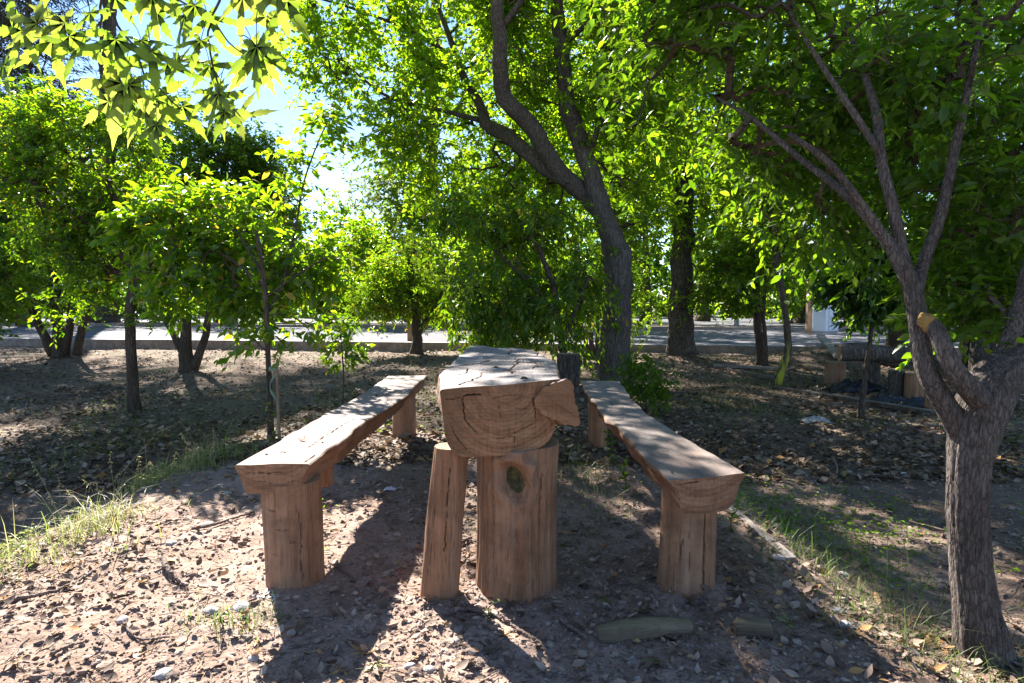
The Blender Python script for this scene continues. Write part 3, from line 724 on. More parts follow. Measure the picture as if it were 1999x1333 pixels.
LIT = []       # patches of ground (x, y, rx, ry, share of foliage left in the sun's way)
SXY = np.array([SUN.x / SUN.z, SUN.y / SUN.z])
def sun_keep(C, rng):
    g = C[:, :2] - SXY[None] * C[:, 2:3]
    keep = np.ones(len(C), bool)
    for x, y, rx, ry, pr in LIT:
        ins = ((g[:, 0] - x) / rx) ** 2 + ((g[:, 1] - y) / ry) ** 2 < 1
        keep &= ~(ins & (rng.random(len(C)) > pr))
    return keep
def lobe_points(lobes, n, rng, shell=.45):
    Cs, Rs, w = [], [], []
    for l in lobes:
        px, py, d, rx, ry, rd = l[:6]
        Cs.append(np.array(at(px, py, d))); Rs.append((rx * d / FOC, rd * .72, ry * d / FOC)); w.append((np.prod(Rs[-1]) ** .72) * (l[6] if len(l) > 6 else 1))
    Cs, Rs = np.array(Cs), np.array(Rs); w = np.array(w); w /= w.sum()
    k = rng.choice(len(lobes), n, p=w)
    d = unit(rng.normal(size=(n, 3))); r = shell + (1 - shell) * rng.random(n) ** .6
    r = r * (1 + .18 * rng.normal(size=n) * (r > .8))
    r = np.where(rng.random(n) < .13, rng.uniform(1.0, 1.42, n), r)
    return Cs[k] + d * r[:, None] * Rs[k], d
def tree(name, label, limbs, lobes, n, leaf, bark_, size, per=14, twig=.30, seed=1, group=None, fine=False, droop=.35, cat='tree', spread=.5, up=.55,
         sides=14, fixed_base=True, rough=.12, limb_names=None, minz=.35, cull=True, twig_r=.0028, shell=.45, hang=0.0, far=False, bark_disp=None, gap=-.10, gapf=1.7, clear=(), clear_r=.30):
    rng = np.random.default_rng(seed)
    L3 = []
    for li, l in enumerate(limbs):
        P = np.array([[*at(px, py, d), r] for px, py, d, r in l])
        if li == 0 and fixed_base:
            g = gz(P[0, 0], P[0, 1]) if P[0, 1] < KERB(P[0, 0]) else .15
            P[0, 2] = g - .06
        L3.append(P)
    base = Vector(L3[0][0, :3]) + Vector((0, 0, .06))
    o = np.array(base)
    root = thing(name, base, label, cat, group)
    nodes = []
    for li, P in enumerate(L3):
        seg = max(4, int(np.linalg.norm(np.diff(P[:, :3], axis=0), axis=1).sum() / (.05 if fine else .16)))
        Q = catmull(P, min(seg, 120)); Q[:, 3] = np.maximum(Q[:, 3], .004)
        if li == 0: Q[:, 3] *= 1 + .35 * np.exp(-np.linspace(0, 1, len(Q)) * 12)
        Q[1:, :2] += .10 * Q[1:, 3:4] * rng.normal(size=(len(Q) - 1, 2)) * (0 if fine else 1)
        mb = MB(); sd_ = sides if li == 0 else max(6, int(sides * .75))
        add_tube(mb, Q[:, :3] - o, Q[:, 3], sd_, amp=rough, freq=7 if not fine else 12, seed=seed + li, disp=bark_disp)
        nm = 'trunk' if li == 0 else 'branch'
        if limb_names and li < len(limb_names): nm = limb_names[li]
        mb.build(nm, M[bark_], root, True)
        k0 = 0 if li else int(len(Q) * .45)
        nodes.append(Q[k0:, :3])
    if not n: return root
    C, out = lobe_points(lobes, n, rng, shell)
    gzv = hgt(C[:, 0], C[:, 1], False); C = C[C[:, 2] > gzv + minz]
    if gap is not None:
        C = C[fbm(C[:, 0] * gapf, C[:, 1] * gapf, C[:, 2] * gapf * 1.25, 2, seed + 9) > gap]
    for li in clear:
        q_ = catmull(L3[li], 60)
        dxz = np.hypot(C[:, None, 0] - q_[None, :, 0], C[:, None, 2] - q_[None, :, 2]); j = dxz.argmin(1)
        C = C[~((dxz.min(1) < clear_r) & (C[:, 1] < q_[j, 1] + .1) & (rng.random(len(C)) < .9))]
    if cull: C = C[sun_keep(C, rng)]
    n = len(C)
    N = np.concatenate(nodes)
    d0 = np.sqrt(((C[:, None] - N[None]) ** 2).sum(-1)).min(1)
    order = np.argsort(d0); C = C[order]
    nn = len(N); cap = nn + 2 * n
    A = np.zeros((cap, 3)); A[:nn] = N; par = np.full(cap, -1); cnt = nn
    for c in C:
        dd = A[:cnt] - c; k = int(np.argmin((dd * dd).sum(1)))
        a = A[k]; m = (a + c) / 2 + rng.normal(size=3) * np.linalg.norm(c - a) * .10 + np.array([0, 0, np.linalg.norm(c - a) * .10])
        A[cnt] = m; par[cnt] = k; A[cnt + 1] = c; par[cnt + 1] = cnt; cnt += 2
    wgt = np.zeros(cnt)
    wgt[nn + 1::2] = 1
    for i in range(cnt - 1, nn - 1, -1):
        if par[i] >= 0: wgt[par[i]] += wgt[i]
    idx = np.arange(nn, cnt); pa = par[idx]
    ra = twig_r * np.maximum(wgt[idx], 1) ** .48; p0, p1 = A[pa], A[idx]
    ax = unit(p1 - p0); u_ = unit(np.cross(ax, [.3, .5, .81])); v_ = np.cross(ax, u_)
    r0 = np.minimum(twig_r * np.maximum(np.where(pa >= nn, wgt[pa], wgt[idx]), 1) ** .48, ra * 1.6)
    q = [(1, 0), (-.5, .866), (-.5, -.866)]
    V = np.stack([p + (u_ * c + v_ * s) * r[:, None] for p, r in ((p0, r0), (p1, ra)) for c, s in q], 1)
    b = (np.arange(len(idx)) * 6)[:, None]
    F = np.stack([b + [j, (j + 1) % 3, 3 + (j + 1) % 3, 3 + j] for j in range(3)], 1).reshape(-1, 4)
    # leaves on a shoot at every tip
    ti = np.arange(nn + 1, cnt, 2); tip = A[ti]; prv = A[par[ti]]
    D = unit(unit(tip - prv) + rng.normal(size=(len(tip), 3)) * spread + np.array([0, 0, .15 - hang]))
    Lw = twig * rng.uniform(.5, 1.3, len(tip))
    # the shoot itself
    te = tip + D * Lw[:, None] + np.array([0, 0, -1]) * (Lw * droop * .5)[:, None]
    u2 = unit(np.cross(D, [.3, .5, .81])); v2 = np.cross(D, u2)
    V2 = np.stack([tip + u2 * twig_r, tip - .5 * u2 * twig_r + v2 * twig_r * .8, tip - .5 * u2 * twig_r - v2 * twig_r * .8, te], 1)
    b2 = (np.arange(len(tip)) * 4)[:, None]
    F2 = np.stack([b2 + [j, (j + 1) % 3, 3] for j in range(3)], 1).reshape(-1, 3)
    if not far:
        me = np_mesh('twigs', np.vstack([V.reshape(-1, 3), V2.reshape(-1, 3)]) - o, [F, F2 + len(V) * 6], False)
        tag(link_mesh('twigs', me, M['twig'] if bark_ != 'bark_pale' else M['bark_grey'], root), kind='stuff')
    m = per
    f = (np.arange(m) + .5) / m
    pos = tip[:, None] + D[:, None] * (Lw[:, None] * f[None])[..., None] + np.array([0, 0, -1]) * (Lw[:, None] * droop * .5 * f[None] ** 2)[..., None]
    pos = pos + rng.normal(size=pos.shape) * size[0] * .16
    sgn = np.where(np.arange(m) % 2, 1, -1)[None, :, None]
    sd2 = unit(np.cross(D, [0, 0, 1.0]) + 1e-4)[:, None]
    ld = unit(D[:, None] * .55 + sd2 * sgn * .85 + rng.normal(size=pos.shape) * .42 + np.array([0, 0, -droop]))
    nr = unit(np.array([0, 0, up]) + rng.normal(size=pos.shape) * .45)
    drop = rng.random((len(tip), m)) < .93
    pos, ld, nr = pos[drop], ld[drop], nr[drop]
    ln = size[0] * rng.uniform(.6, 1.25, len(pos)); wd = size[1] * rng.uniform(.75, 1.2, len(pos)) * ln / size[0]
    me = leaves_mesh('crown', pos - o, ld, nr, ln, wd, rng, fine)
    tag(link_mesh('crown', me, M[leaf], root), kind='stuff')
    return root
# ------------------------------------------------------------------ where the sun reaches the ground
LIT += [(-1.35, 2.4, .75, 1.5, .02), (-1.7, 3.4, .5, 1.2, .06), (-.2, 1.9, .28, .6, .04), (1.28, 2.1, .24, 1.3, .0), (1.22, 3.2, .14, .8, .2), (1.62, 1.88, .28, .3, 0), (1.75, 1.65, .3, .3, 0), (1.88, 1.42, .3, .3, 0), (2.0, 1.2, .3, .3, 0),
        (-.80, 3.2, .35, 1.0, .25), (-.1, 3.0, .35, .8, .30), (.7, 3.2, .25, .9, .35), (1.5, 2.0, .25, .4, .3), (1.85, 1.5, .25, .6, .1)]

# the big tree behind the bench: one leaning trunk, three thick limbs
c = 9.1
tree('forked_tree', 'tall grey-barked tree with a leaning trunk forking into thick limbs behind the bench',
     [[(1198, 742, c, .23), (1197, 680, c, .205), (1203, 600, c, .195), (1207, 530, c, .195), (1206, 495, c, .19), (1190, 445, c, .155), (1165, 400, c, .15), (1140, 378, c, .14), (1088, 333, 8.9, .125), (1063, 287, 8.7, .118),
       (1028, 238, 8.5, .115), (986, 196, 8.3, .11), (982, 168, 8.2, .105), (976, 123, 8.0, .095), (976, 70, 7.8, .085), (969, 0, 7.6, .075), (985, -120, 7.4, .06), (1000, -260, 7.2, .03)],
      [(1207, 520, c, .15), (1195, 470, c - .1, .15), (1176, 410, c - .2, .142), (1158, 350, c - .2, .13), (1140, 298, c - .2, .125), (1119, 245, c - .3, .12), (1106, 210, c - .4, .112), (1104, 175, c - .4, .104), (1097, 105, c - .5, .098), (1090, 35, c - .6, .09), (1080, -120, c - .8, .055), (1060, -280, c - 1, .03)],
      [(1110, 352, 8.95, .12), (1077, 335, 8.95, .112), (1035, 305, 9.1, .108), (993, 266, 9.2, .105), (950, 243, 9.3, .095), (940, 210, 9.3, .07), (905, 150, 9.3, .055), (885, 91, 9.3, .045), (850, 0, 9.3, .03)],
      [(1150, 310, c - .2, .05), (1160, 270, c - .3, .045), (1185, 215, c - .5, .035), (1240, 120, c - 1, .02)],
      [(940, 235, 9.3, .04), (860, 215, 9.2, .03), (760, 190, 9.0, .022), (680, 130, 8.8, .014)],
      [(885, 110, 9.3, .035), (800, 60, 9, .025), (700, 20, 8.7, .018), (600, -10, 8.4, .012)],
      [(976, 60, 7.8, .04), (1050, -40, 7.2, .03), (1150, -120, 6.6, .02)],
      [(1097, 90, c - .5, .04), (1180, 20, 8, .03), (1280, -20, 7.4, .02)]],
     [(640, 70, 8.6, 95, 100, .9), (740, 110, 8.8, 110, 90, 1.2), (720, -60, 8.5, 190, 110, 1.5), (860, 200, 9, 120, 100, 1.3), (790, 300, 9.2, 85, 60, 1.0), (900, 350, 9.3, 110, 70, 1.1), (860, 60, 8.8, 150, 110, 1.5),
      (1000, 80, 8.6, 140, 120, 1.6), (1040, 230, 9.4, 110, 90, 1.0), (1030, 380, 9.5, 90, 60, .9), (1150, 120, 8.4, 130, 130, 1.5), (1230, 270, 8.8, 110, 120, 1.3), (1290, 120, 8.0, 130, 140, 1.4), (1240, 400, 9.3, 80, 70, .9),
      (1150, 250, 12, 120, 100, 1.0, .6), (950, -180, 7.8, 380, 160, 2.4, .8), (1250, -150, 7.5, 280, 160, 2.0, .65), (1150, -420, 7.5, 420, 190, 2.2, .55), (820, -330, 8.5, 300, 160, 1.8, .7)],  # hidden rear lobe added, top lobes weighted, to shade the ground
     9600, 'leaf_canopy', 'bark_grey', (.088, .050), 16, .34, 11, 'trees of the clearing', gapf=1.1, clear=(0, 1, 2), clear_r=.40, sides=36, rough=.10, twig_r=.003)

# the near tree at the picture's edge
nd = 2.12
def ridges(th, L, r):
    return .09 * r * (np.abs(np.sin(th * 8 + 3.5 * vnoise(np.cos(th) * 2, L * 7, np.sin(th) * 2, 3) + L * 1.5)) - .6) + .10 * r * fbm(np.cos(th) * 6, np.sin(th) * 6, L * 14, 4, 4)
tree('near_tree', 'slender ridged-bark tree with a low fork and a pale pruning scar, closest to the camera', 
     [[(1925, 1296, nd, .078), (1908, 1200, nd, .064), (1896, 1100, nd, .060), (1889, 1000, nd, .059), (1891, 920, nd, .062), (1898, 860, nd, .070), (1910, 810, nd, .080), (1928, 765, nd + .01, .080), (1955, 730, nd + .03, .072), (2000, 700, nd + .06, .065), (2070, 640, nd + .15, .055), (2150, 540, nd + .3, .042), (2200, 380, nd + .5, .03)],
      [(1895, 900, nd, .030), (1872, 840, nd, .036), (1843, 786, nd, .034), (1815, 738, nd, .032), (1800, 692, nd + .02, .031), (1794, 640, nd + .04, .030), (1786, 585, nd + .06, .030), (1772, 540, nd + .08, .028), (1745, 492, nd + .1, .023), (1700, 430, nd + .15, .018), (1640, 370, nd + .25, .015), (1560, 308, nd + .4, .012), (1480, 240, nd + .55, .010), (1400, 190, nd + .7, .006)],
      [(1930, 800, nd - .02, .045), (1898, 765, nd - .05, .036), (1868, 730, nd - .06, .030), (1848, 694, nd - .06, .028), (1836, 660, nd - .05, .027), (1824, 638, nd - .03, .027), (1803, 622, nd + .01, .026)],
      [(1778, 555, nd + .08, .023), (1762, 500, nd + .1, .021), (1745, 410, nd + .12, .019), (1722, 320, nd + .15, .017), (1712, 230, nd + .2, .015), (1690, 150, nd + .3, .012), (1650, 40, nd + .45, .008)],
      [(1788, 575, nd + .06, .022), (1802, 515, nd + .1, .020), (1838, 415, nd + .12, .018), (1862, 300, nd + .15, .016), (1888, 180, nd + .2, .013), (1915, 40, nd + .3, .010)],
      [(1750, 500, nd + .1, .018), (1690, 410, nd + .1, .014), (1620, 320, nd + .1, .012), (1540, 260, nd + .15, .008)],
      [(1718, 300, nd + .15, .013), (1660, 210, nd + .2, .011), (1600, 120, nd + .3, .009), (1540, 20, nd + .4, .006)],
      [(1960, 700, nd + .05, .03), (2000, 560, nd + .1, .022), (2020, 400, nd + .2, .016), (2000, 200, nd + .3, .01)]],
     [(1480, 90, 2.7, 190, 110, .45), (1330, 150, 3.0, 120, 110, .4), (1640, 120, 2.6, 150, 120, .5), (1800, 90, 2.5, 150, 110, .5), (1960, 120, 2.4, 110, 130, .5), (1500, 250, 2.9, 170, 90, .45), (1390, 330, 3.1, 130, 80, .4),
      (1560, 390, 3.0, 150, 70, .4), (1680, 280, 3.1, 120, 90, .5), (1880, 300, 2.7, 110, 110, .5), (1990, 330, 2.3, 90, 120, .4), (1920, 470, 2.6, 100, 70, .4, 1.5), (1890, 570, 2.5, 80, 45, .3, 1.5), (1980, 570, 2.3, 80, 60, .3, 1.6), (1960, 690, 1.95, 55, 40, .18, .5),
      (1640, 470, 3.1, 110, 45, .35, .6), (1700, -120, 2.6, 420, 120, .7), (1300, 20, 3.0, 110, 70, .4), (1250, 300, 3.3, 60, 120, .3, .5), (2150, 200, 2.2, 150, 300, .6), (1920, 640, 2.4, 60, 25, .2, .4)],
     2700, 'leaf_near', 'bark_near', (.052, .024), 14, .23, 23, 'trees of the clearing', fine=True, gapf=3.2, gap=-.10, clear=(1,), sides=64, rough=.07, twig_r=.0017, spread=.55, droop=.3, minz=.5, up=.8, bark_disp=ridges)
# pruning scar
nt = [o_ for o_ in bpy.data.objects if o_.name == 'near_tree'][0]
mb = MB(); a = np.array(at(1808, 628, nd - .01)) - np.array(nt.location); ax_ = np.array([-.25, -.95, .1])
P = a + ax_ * np.linspace(0, .030, 6)[:, None]
add_tube(mb, P, [.024, .030, .031, .028, .018, .004], 30, amp=.55, freq=45, seed=3)
tag(mb.build('pruning_scar', M['cut'], nt, True), 'yellowish pruning scar on the bark')

# orange trees and saplings on the near side
OG = 'trees of the clearing'
d = 7.5
tree('orange_tree', 'orange tree with one straight brown trunk and a dense bright crown, by the dark conifers',
     [[(262, 792, d, .066), (256, 700, d, .058), (252, 620, d, .055), (260, 555, d, .054), (255, 480, d, .055), (230, 400, d, .04), (190, 320, d, .025)],
      [(258, 560, d, .05), (300, 500, d, .04), (340, 440, d - .1, .025)], [(257, 520, d, .045), (190, 450, d, .035), (110, 390, d, .022)], [(258, 545, d, .04), (180, 510, d + .2, .03), (80, 480, d + .3, .02)]],
     [(110, 225, d, 80, 40, .5), (230, 270, d, 70, 40, .5), (150, 590, d, 80, 30, .5, .5), (300, 600, d, 60, 25, .4, .5), (150, 270, d, 120, 75, .65), (110, 360, d, 115, 80, .7), (240, 370, d, 100, 85, .7), (200, 470, d, 120, 75, .7), (60, 300, d, 70, 70, .4), (280, 500, d, 90, 65, .6), (110, 460, d + .2, 80, 60, .5), (330, 560, d, 60, 40, .4, .6), (170, 545, d + .2, 70, 35, .4, .6)],
     2300, 'leaf_orange', 'bark_brown', (.078, .036), 14, .24, 31, OG, sides=20, cull=False)
d = 5.0
tree('staked_sapling', 'young tree tied to a thin stake, large glossy leaves over the bench end',
     [[(529, 860, d, .026), (527, 780, d, .022), (523, 690, d, .021), (520, 600, d, .02), (512, 520, d, .017), (500, 450, d, .012)],
      [(521, 620, d, .014), (555, 540, 5.2, .012), (578, 440, 5.5, .010), (592, 360, 5.6, .008), (620, 280, 5.6, .006), (648, 222, 5.6, .004)],
      [(518, 560, d, .012), (440, 500, 5.5, .009), (340, 460, 5.9, .006)], [(515, 540, d, .012), (460, 450, 5.5, .009), (410, 410, 5.9, .006)], [(524, 690, d, .006), (480, 650, d, .004), (440, 640, d, .003)],
      [(519, 580, d, .010), (590, 530, d, .007), (640, 500, d, .005)]],
     [(330, 450, 5.9, 95, 60, .4), (430, 430, 5.9, 110, 65, .45), (380, 520, 5.8, 115, 60, .45), (500, 500, 5.7, 90, 70, .4), (280, 490, 5.9, 65, 60, .35), (470, 575, 5.6, 100, 45, .4), (590, 520, 5.4, 75, 60, .35), (620, 590, 5.4, 60, 35, .3, .7), (520, 660, d, 85, 22, .25, .25),
      (560, 640, d, 70, 30, .25, .3), (575, 400, 5.6, 32, 55, .15, .7), (600, 320, 5.6, 36, 42, .15, .9), (640, 245, 5.6, 34, 28, .14, 1.1), (540, 460, 5.6, 50, 60, .3, .7), (350, 590, 5.7, 80, 25, .3, .6)],
     1450, 'leaf_orange', 'bark_brown', (.088, .038), 12, .21, 37, OG, gapf=2.2, fine=True, sides=14, minz=.45, twig_r=.002, cull=False)
sap = [o_ for o_ in bpy.data.objects if o_.name == 'staked_sapling'][0]
d = 6.8
tree('thin_sapling', 'waist-high thin sapling with a tuft of light leaves behind the bench',
     [[(668, 800, d, .010), (671, 740, d, .009), (668, 690, d, .008), (664, 640, d, .006)], [(668, 690, d, .005), (690, 650, d, .004)]],
     [(660, 640, d, 42, 26, .2), (650, 700, d, 22, 20, .12, .8), (685, 680, d, 22, 30, .14, .8), (670, 660, d, 40, 40, .2)], 60, 'leaf_orange', 'bark_brown', (.075, .034), 11, .12, 41, OG, gap=None, fine=True, sides=8, minz=.3, twig_r=.0015)
d = 11.2
tree('multi_stem_tree', 'orange tree with a thick trunk and two side stems from one root, in the shade',
     [[(366, 728, d, .13), (363, 660, d, .095), (363, 590, d, .085), (366, 500, d, .08), (380, 420, d, .05)],
      [(376, 722, d, .09), (398, 670, d, .065), (408, 610, d, .06), (425, 520, d, .04)], [(358, 690, d, .07), (335, 645, d, .055), (312, 605, d, .045), (290, 540, d, .03)]],
     [(430, 290, d, 70, 40, .8), (500, 310, d + .3, 50, 50, .7), (540, 420, d + .3, 60, 60, .7), (560, 560, d, 60, 40, .6, .7), (360, 340, d, 100, 70, .9), (440, 330, d, 90, 60, .9), (300, 250, d + .5, 90, 60, .8), (300, 400, d, 100, 80, .9), (450, 430, d, 100, 80, .9), (360, 520, d, 110, 60, .8), (500, 370, d + .5, 60, 70, .7), (310, 570, d, 60, 30, .5, .6)],
     2500, 'leaf_far', 'bark_brown', (.095, .044), 14, .30, 43, OG, gap=-.08, gapf=1.3, sides=18, cull=False)
d = 13.2
tree('leaning_stem_shrub', 'dark shrubby tree with several leaning stems near the road kerb',
     [[(118, 690, d, .14), (115, 630, d, .10), (108, 570, d, .09), (100, 480, d, .06)], [(105, 692, d, .11), (80, 640, d, .085), (55, 590, d, .08), (20, 520, d, .05)],
      [(128, 690, d, .09), (138, 620, d, .07), (140, 560, d, .05)], [(150, 692, d, .09), (160, 640, d, .075), (178, 590, d, .05), (200, 540, d, .03)]],
     [(180, 380, 13.6, 140, 90, 1.6), (50, 260, 13.6, 150, 90, 1.8), (90, 470, d, 130, 80, 1.2), (20, 540, d, 70, 70, 1.0), (170, 540, d, 80, 50, .8), (60, 380, d, 110, 60, 1.0), (-60, 480, d, 90, 120, 1.2), (130, 600, d, 60, 25, .6, .4)],  # first two lobes added, hidden behind the orange tree, to shade the ground
     2400, 'leaf_dark', 'bark_brown', (.12, .056), 14, .4, 47, OG, gap=-.08, gapf=1.0, sides=14)
d = 8.6
tree('edge_bush', 'rounded bright bush at the left picture edge', [[(-40, 700, d + 2, .09), (-30, 620, d + 2, .08), (-20, 540, d + 2, .06)], [(-30, 600, d + 2, .05), (10, 540, d + 2, .03)]],
     [(-30, 500, d + 2, 70, 60, .7), (10, 560, d + 2, 35, 45, .4), (-50, 600, d + 2, 70, 40, .6)], 420, 'leaf_orange', 'bark_brown', (.10, .048), 14, .28, 53, OG)
d = 13.6
tree('round_orange_tree', 'small round-crowned orange tree with a forked trunk by a wooden post',
     [[(814, 698, d, .13), (814, 660, d, .10), (812, 620, d, .095), (806, 560, d, .07), (795, 500, d, .04)], [(816, 655, d, .07), (828, 630, d, .06), (850, 600, d, .05), (868, 560, d, .03)]],
     [(790, 510, d, 75, 45, .9), (760, 560, d, 65, 50, .8), (830, 560, d, 60, 55, .8), (790, 590, d, 90, 30, .8), (860, 600, d, 40, 35, .6), (720, 590, d, 40, 30, .5)], 1500, 'leaf_orange', 'bark_brown', (.085, .040), 14, .26, 59, OG, sides=14)
d = 8.4
tree('drooping_orange_tree', 'orange tree with a big drooping dark crown right behind the table',
     [[(1108, 742, d, .055), (1100, 690, d, .05), (1092, 640, d, .045), (1080, 560, d, .04), (1050, 480, d, .03)], [(1098, 680, d, .035), (1075, 600, d, .03), (1000, 520, d, .022), (930, 460, d, .014)],
      [(1100, 660, d, .035), (1125, 600, d, .028), (1150, 540, d, .02)], [(1085, 600, d, .03), (1000, 570, d, .02), (930, 560, d, .014)]],
     [(985, 450, d, 110, 65, .8), (905, 450, d, 65, 60, .6), (1060, 500, d, 110, 85, .9), (960, 540, d, 100, 70, .8), (1090, 590, d, 90, 60, .8), (990, 620, d, 95, 42, .7), (925, 620, d, 45, 40, .5), (1000, 665, d, 60, 22, .4, .6), (1150, 580, d, 45, 60, .6),
      (1118, 690, d - .3, 20, 38, .2, .8), (880, 400, d + .2, 45, 40, .4, .7), (1150, 640, d, 40, 40, .4)],
     1800, 'leaf_orange', 'bark_brown', (.095, .038), 14, .25, 61, OG, cull=False, sides=14, droop=.85, hang=.35, up=.4)
d = 12.4
tree('clumped_stem_shrub', 'tall shrub of four thin dark stems growing from one clump beside the forked trunk',
     [[(1160, 702, d, .06), (1152, 650, d, .045), (1148, 590, d, .04), (1140, 520, d, .03)], [(1152, 702, d, .05), (1140, 655, d, .04), (1122, 600, d, .03)], [(1166, 702, d, .05), (1166, 640, d, .04), (1172, 570, d, .03)], [(1176, 700, d, .04), (1186, 650, d, .03), (1190, 600, d, .02)]],
     [(1140, 560, d, 60, 60, .7), (1180, 540, d, 50, 60, .6), (1120, 620, d, 40, 25, .4)], 380, 'leaf_dark', 'bark_brown', (.10, .045), 13, .3, 67, OG, sides=10)
d = 12.0
tree('ivy_trunk_tree', 'thick straight dark trunk wrapped in light green shoots, near the kerb',
     [[(1330, 707, d, .24), (1328, 660, d, .215), (1330, 590, d, .205), (1332, 480, d, .195), (1335, 360, d, .18), (1340, 200, d, .15), (1345, 0, d, .12), (1350, -250, d, .06)],
      [(1336, 330, d, .08), (1400, 230, d, .06), (1480, 120, d, .04)], [(1338, 260, d, .08), (1280, 150, d, .06), (1220, 40, d, .04)]],
     [(1338, 470, d - .25, 26, 90, .3), (1345, 570, d - .25, 30, 35, .3), (1300, 580, d + .2, 22, 40, .4), (1400, 420, d, 80, 90, 1.0), (1290, 330, d, 90, 90, 1.0), (1350, 230, d, 160, 110, 1.6), (1450, 300, d, 120, 90, 1.2), (1350, 40, d, 260, 150, 2.4, .8), (1400, -200, d, 300, 150, 2.4, .7), (1240, 470, d + .5, 50, 70, .7), (1250, 600, d + .6, 40, 60, .5)],
     3600, 'leaf_far', 'bark_rough', (.095, .050), 14, .34, 71, OG, sides=30, rough=.16)
d = 9.3
tree('lichen_tree', 'slim bent tree with yellow lichen on its curved foot',
     [[(1516, 742, d, .055), (1528, 715, d, .052), (1538, 680, d, .05), (1537, 635, d, .048), (1528, 580, d, .045), (1518, 520, d, .042), (1510, 450, d, .038), (1500, 350, d, .03), (1480, 240, d, .02)],
      [(1518, 510, d, .025), (1560, 430, d, .018), (1620, 360, d, .01)], [(1512, 460, d, .025), (1460, 390, d, .018), (1400, 330, d, .01)]],
     [(1500, 420, d, 80, 70, .8), (1570, 380, d, 90, 70, .8), (1440, 360, d, 80, 70, .8), (1520, 300, d, 120, 70, .9), (1560, 480, d, 50, 40, .5), (1620, 440, d, 60, 60, .6), (1580, 200, d, 150, 90, 1.0)],
     1700, 'leaf_canopy', 'bark_lichen', (.085, .046), 14, .3, 73, OG, sides=16, rough=.14)
d = 11.3
tree('pale_leaning_tree', 'bright small tree with a reddish trunk beside the earth heap',
     [[(1487, 708, d, .085), (1482, 660, d, .075), (1478, 610, d, .07), (1474, 540, d, .05), (1465, 470, d, .03)], [(1480, 640, d, .035), (1472, 600, d, .03), (1440, 540, d, .02)]],
     [(1440, 540, d, 70, 45, .8), (1480, 500, d, 70, 60, .8), (1400, 590, d, 45, 25, .5), (1520, 570, d, 45, 30, .5), (1440, 580, d, 70, 25, .6)], 620, 'leaf_orange', 'bark_brown', (.10, .048), 14, .28, 79, OG, sides=14)
d = 11.0
tree('slim_tree', 'very slim upright tree between the bright tree and the lichen tree',
     [[(1496, 710, d, .045), (1494, 660, d, .035), (1490, 610, d, .032), (1495, 540, d, .025)]], [(1500, 540, d, 45, 40, .5), (1495, 480, d, 50, 40, .5)], 90, 'leaf_orange', 'bark_brown', (.085, .04), 13, .25, 83, OG, sides=10)
d = 6.7
tree('slanting_sapling', 'thin slanting sapling with a dark drooping crown in front of the stumps',
     [[(1680, 805, d, .030), (1688, 740, d, .024), (1696, 680, d, .022), (1702, 630, d, .02), (1705, 560, d, .016), (1700, 480, d, .01)], [(1700, 600, d, .012), (1650, 540, d, .009), (1610, 500, d, .006)], [(1704, 590, d, .012), (1760, 540, d, .009), (1800, 500, d, .006)]],
     [(1690, 540, d, 75, 50, .45), (1655, 540, d, 45, 38, .4), (1740, 575, d, 60, 40, .4), (1705, 595, d, 45, 25, .35), (1670, 470, d, 80, 45, .45), (1760, 500, d, 60, 50, .4)],
     620, 'leaf_dark', 'bark_brown', (.10, .047), 14, .2, 89, OG, gap=None, sides=12, droop=.7, hang=.25)
d = 11.2
tree('dark_trunk_tree', 'dark tree with a thick leaning trunk behind the log table of stumps',
     [[(1735, 735, d, .17), (1745, 690, d, .15), (1752, 640, d, .14), (1762, 590, d, .15), (1775, 500, d, .10), (1790, 400, d, .07)], [(1762, 595, d, .07), (1790, 560, d, .06), (1840, 500, d, .04)]],
     [(1760, 440, d, 130, 90, 1.1), (1860, 480, d, 110, 80, 1.1), (1700, 330, d, 150, 90, 1.2), (1850, 330, d, 150, 110, 1.3), (1780, 540, d, 90, 40, .8), (1960, 420, d, 120, 110, 1.2), (1800, 180, d, 250, 120, 1.6)],
     1500, 'leaf_dark', 'bark_brown', (.12, .056), 14, .38, 97, OG, sides=18)
d = 9.2
tree('pale_trunk_tree', 'tree with a pale flaking trunk between dark stems behind the near tree',
     [[(1915, 712, d, .13), (1912, 660, d, .115), (1914, 600, d, .11), (1920, 500, d, .09), (1940, 350, d, .06)], [(1894, 712, d + .2, .10), (1888, 650, d + .2, .085), (1880, 590, d + .2, .08), (1860, 480, d + .2, .05)], [(1934, 712, d + .1, .06), (1940, 650, d + .1, .05), (1950, 590, d + .1, .045)],
      [(1962, 712, d, .07), (1980, 650, d, .055), (1995, 600, d, .05), (2020, 500, d, .03)]],
     [(1900, 570, d, 90, 45, .7), (1980, 540, d, 80, 60, .7), (1950, 450, d, 110, 70, .8), (1850, 600, d, 50, 25, .4, .6), (1990, 610, d, 40, 25, .4, .6)], 1200, 'leaf_dark', 'bark_rough', (.11, .050), 14, .32, 101, OG, sides=16)
d = 6.7
tree('low_bush', 'knee-high leafy green bush beyond the end of the striped bench', [[(1262, 792, d, .012), (1260, 760, d, .010), (1255, 730, d, .007)], [(1262, 780, d, .008), (1285, 745, d, .005)], [(1262, 780, d, .008), (1235, 735, d, .005)]],
     [(1262, 745, d, 44, 34, .22), (1245, 715, d, 28, 20, .15), (1285, 765, d, 28, 24, .16), (1225, 735, d, 15, 25, .1)], 120, 'leaf_near', 'bark_brown', (.065, .028), 12, .11, 103, OG, gap=None, cull=False, cat='bush', sides=8, minz=.05, twig_r=.0015)

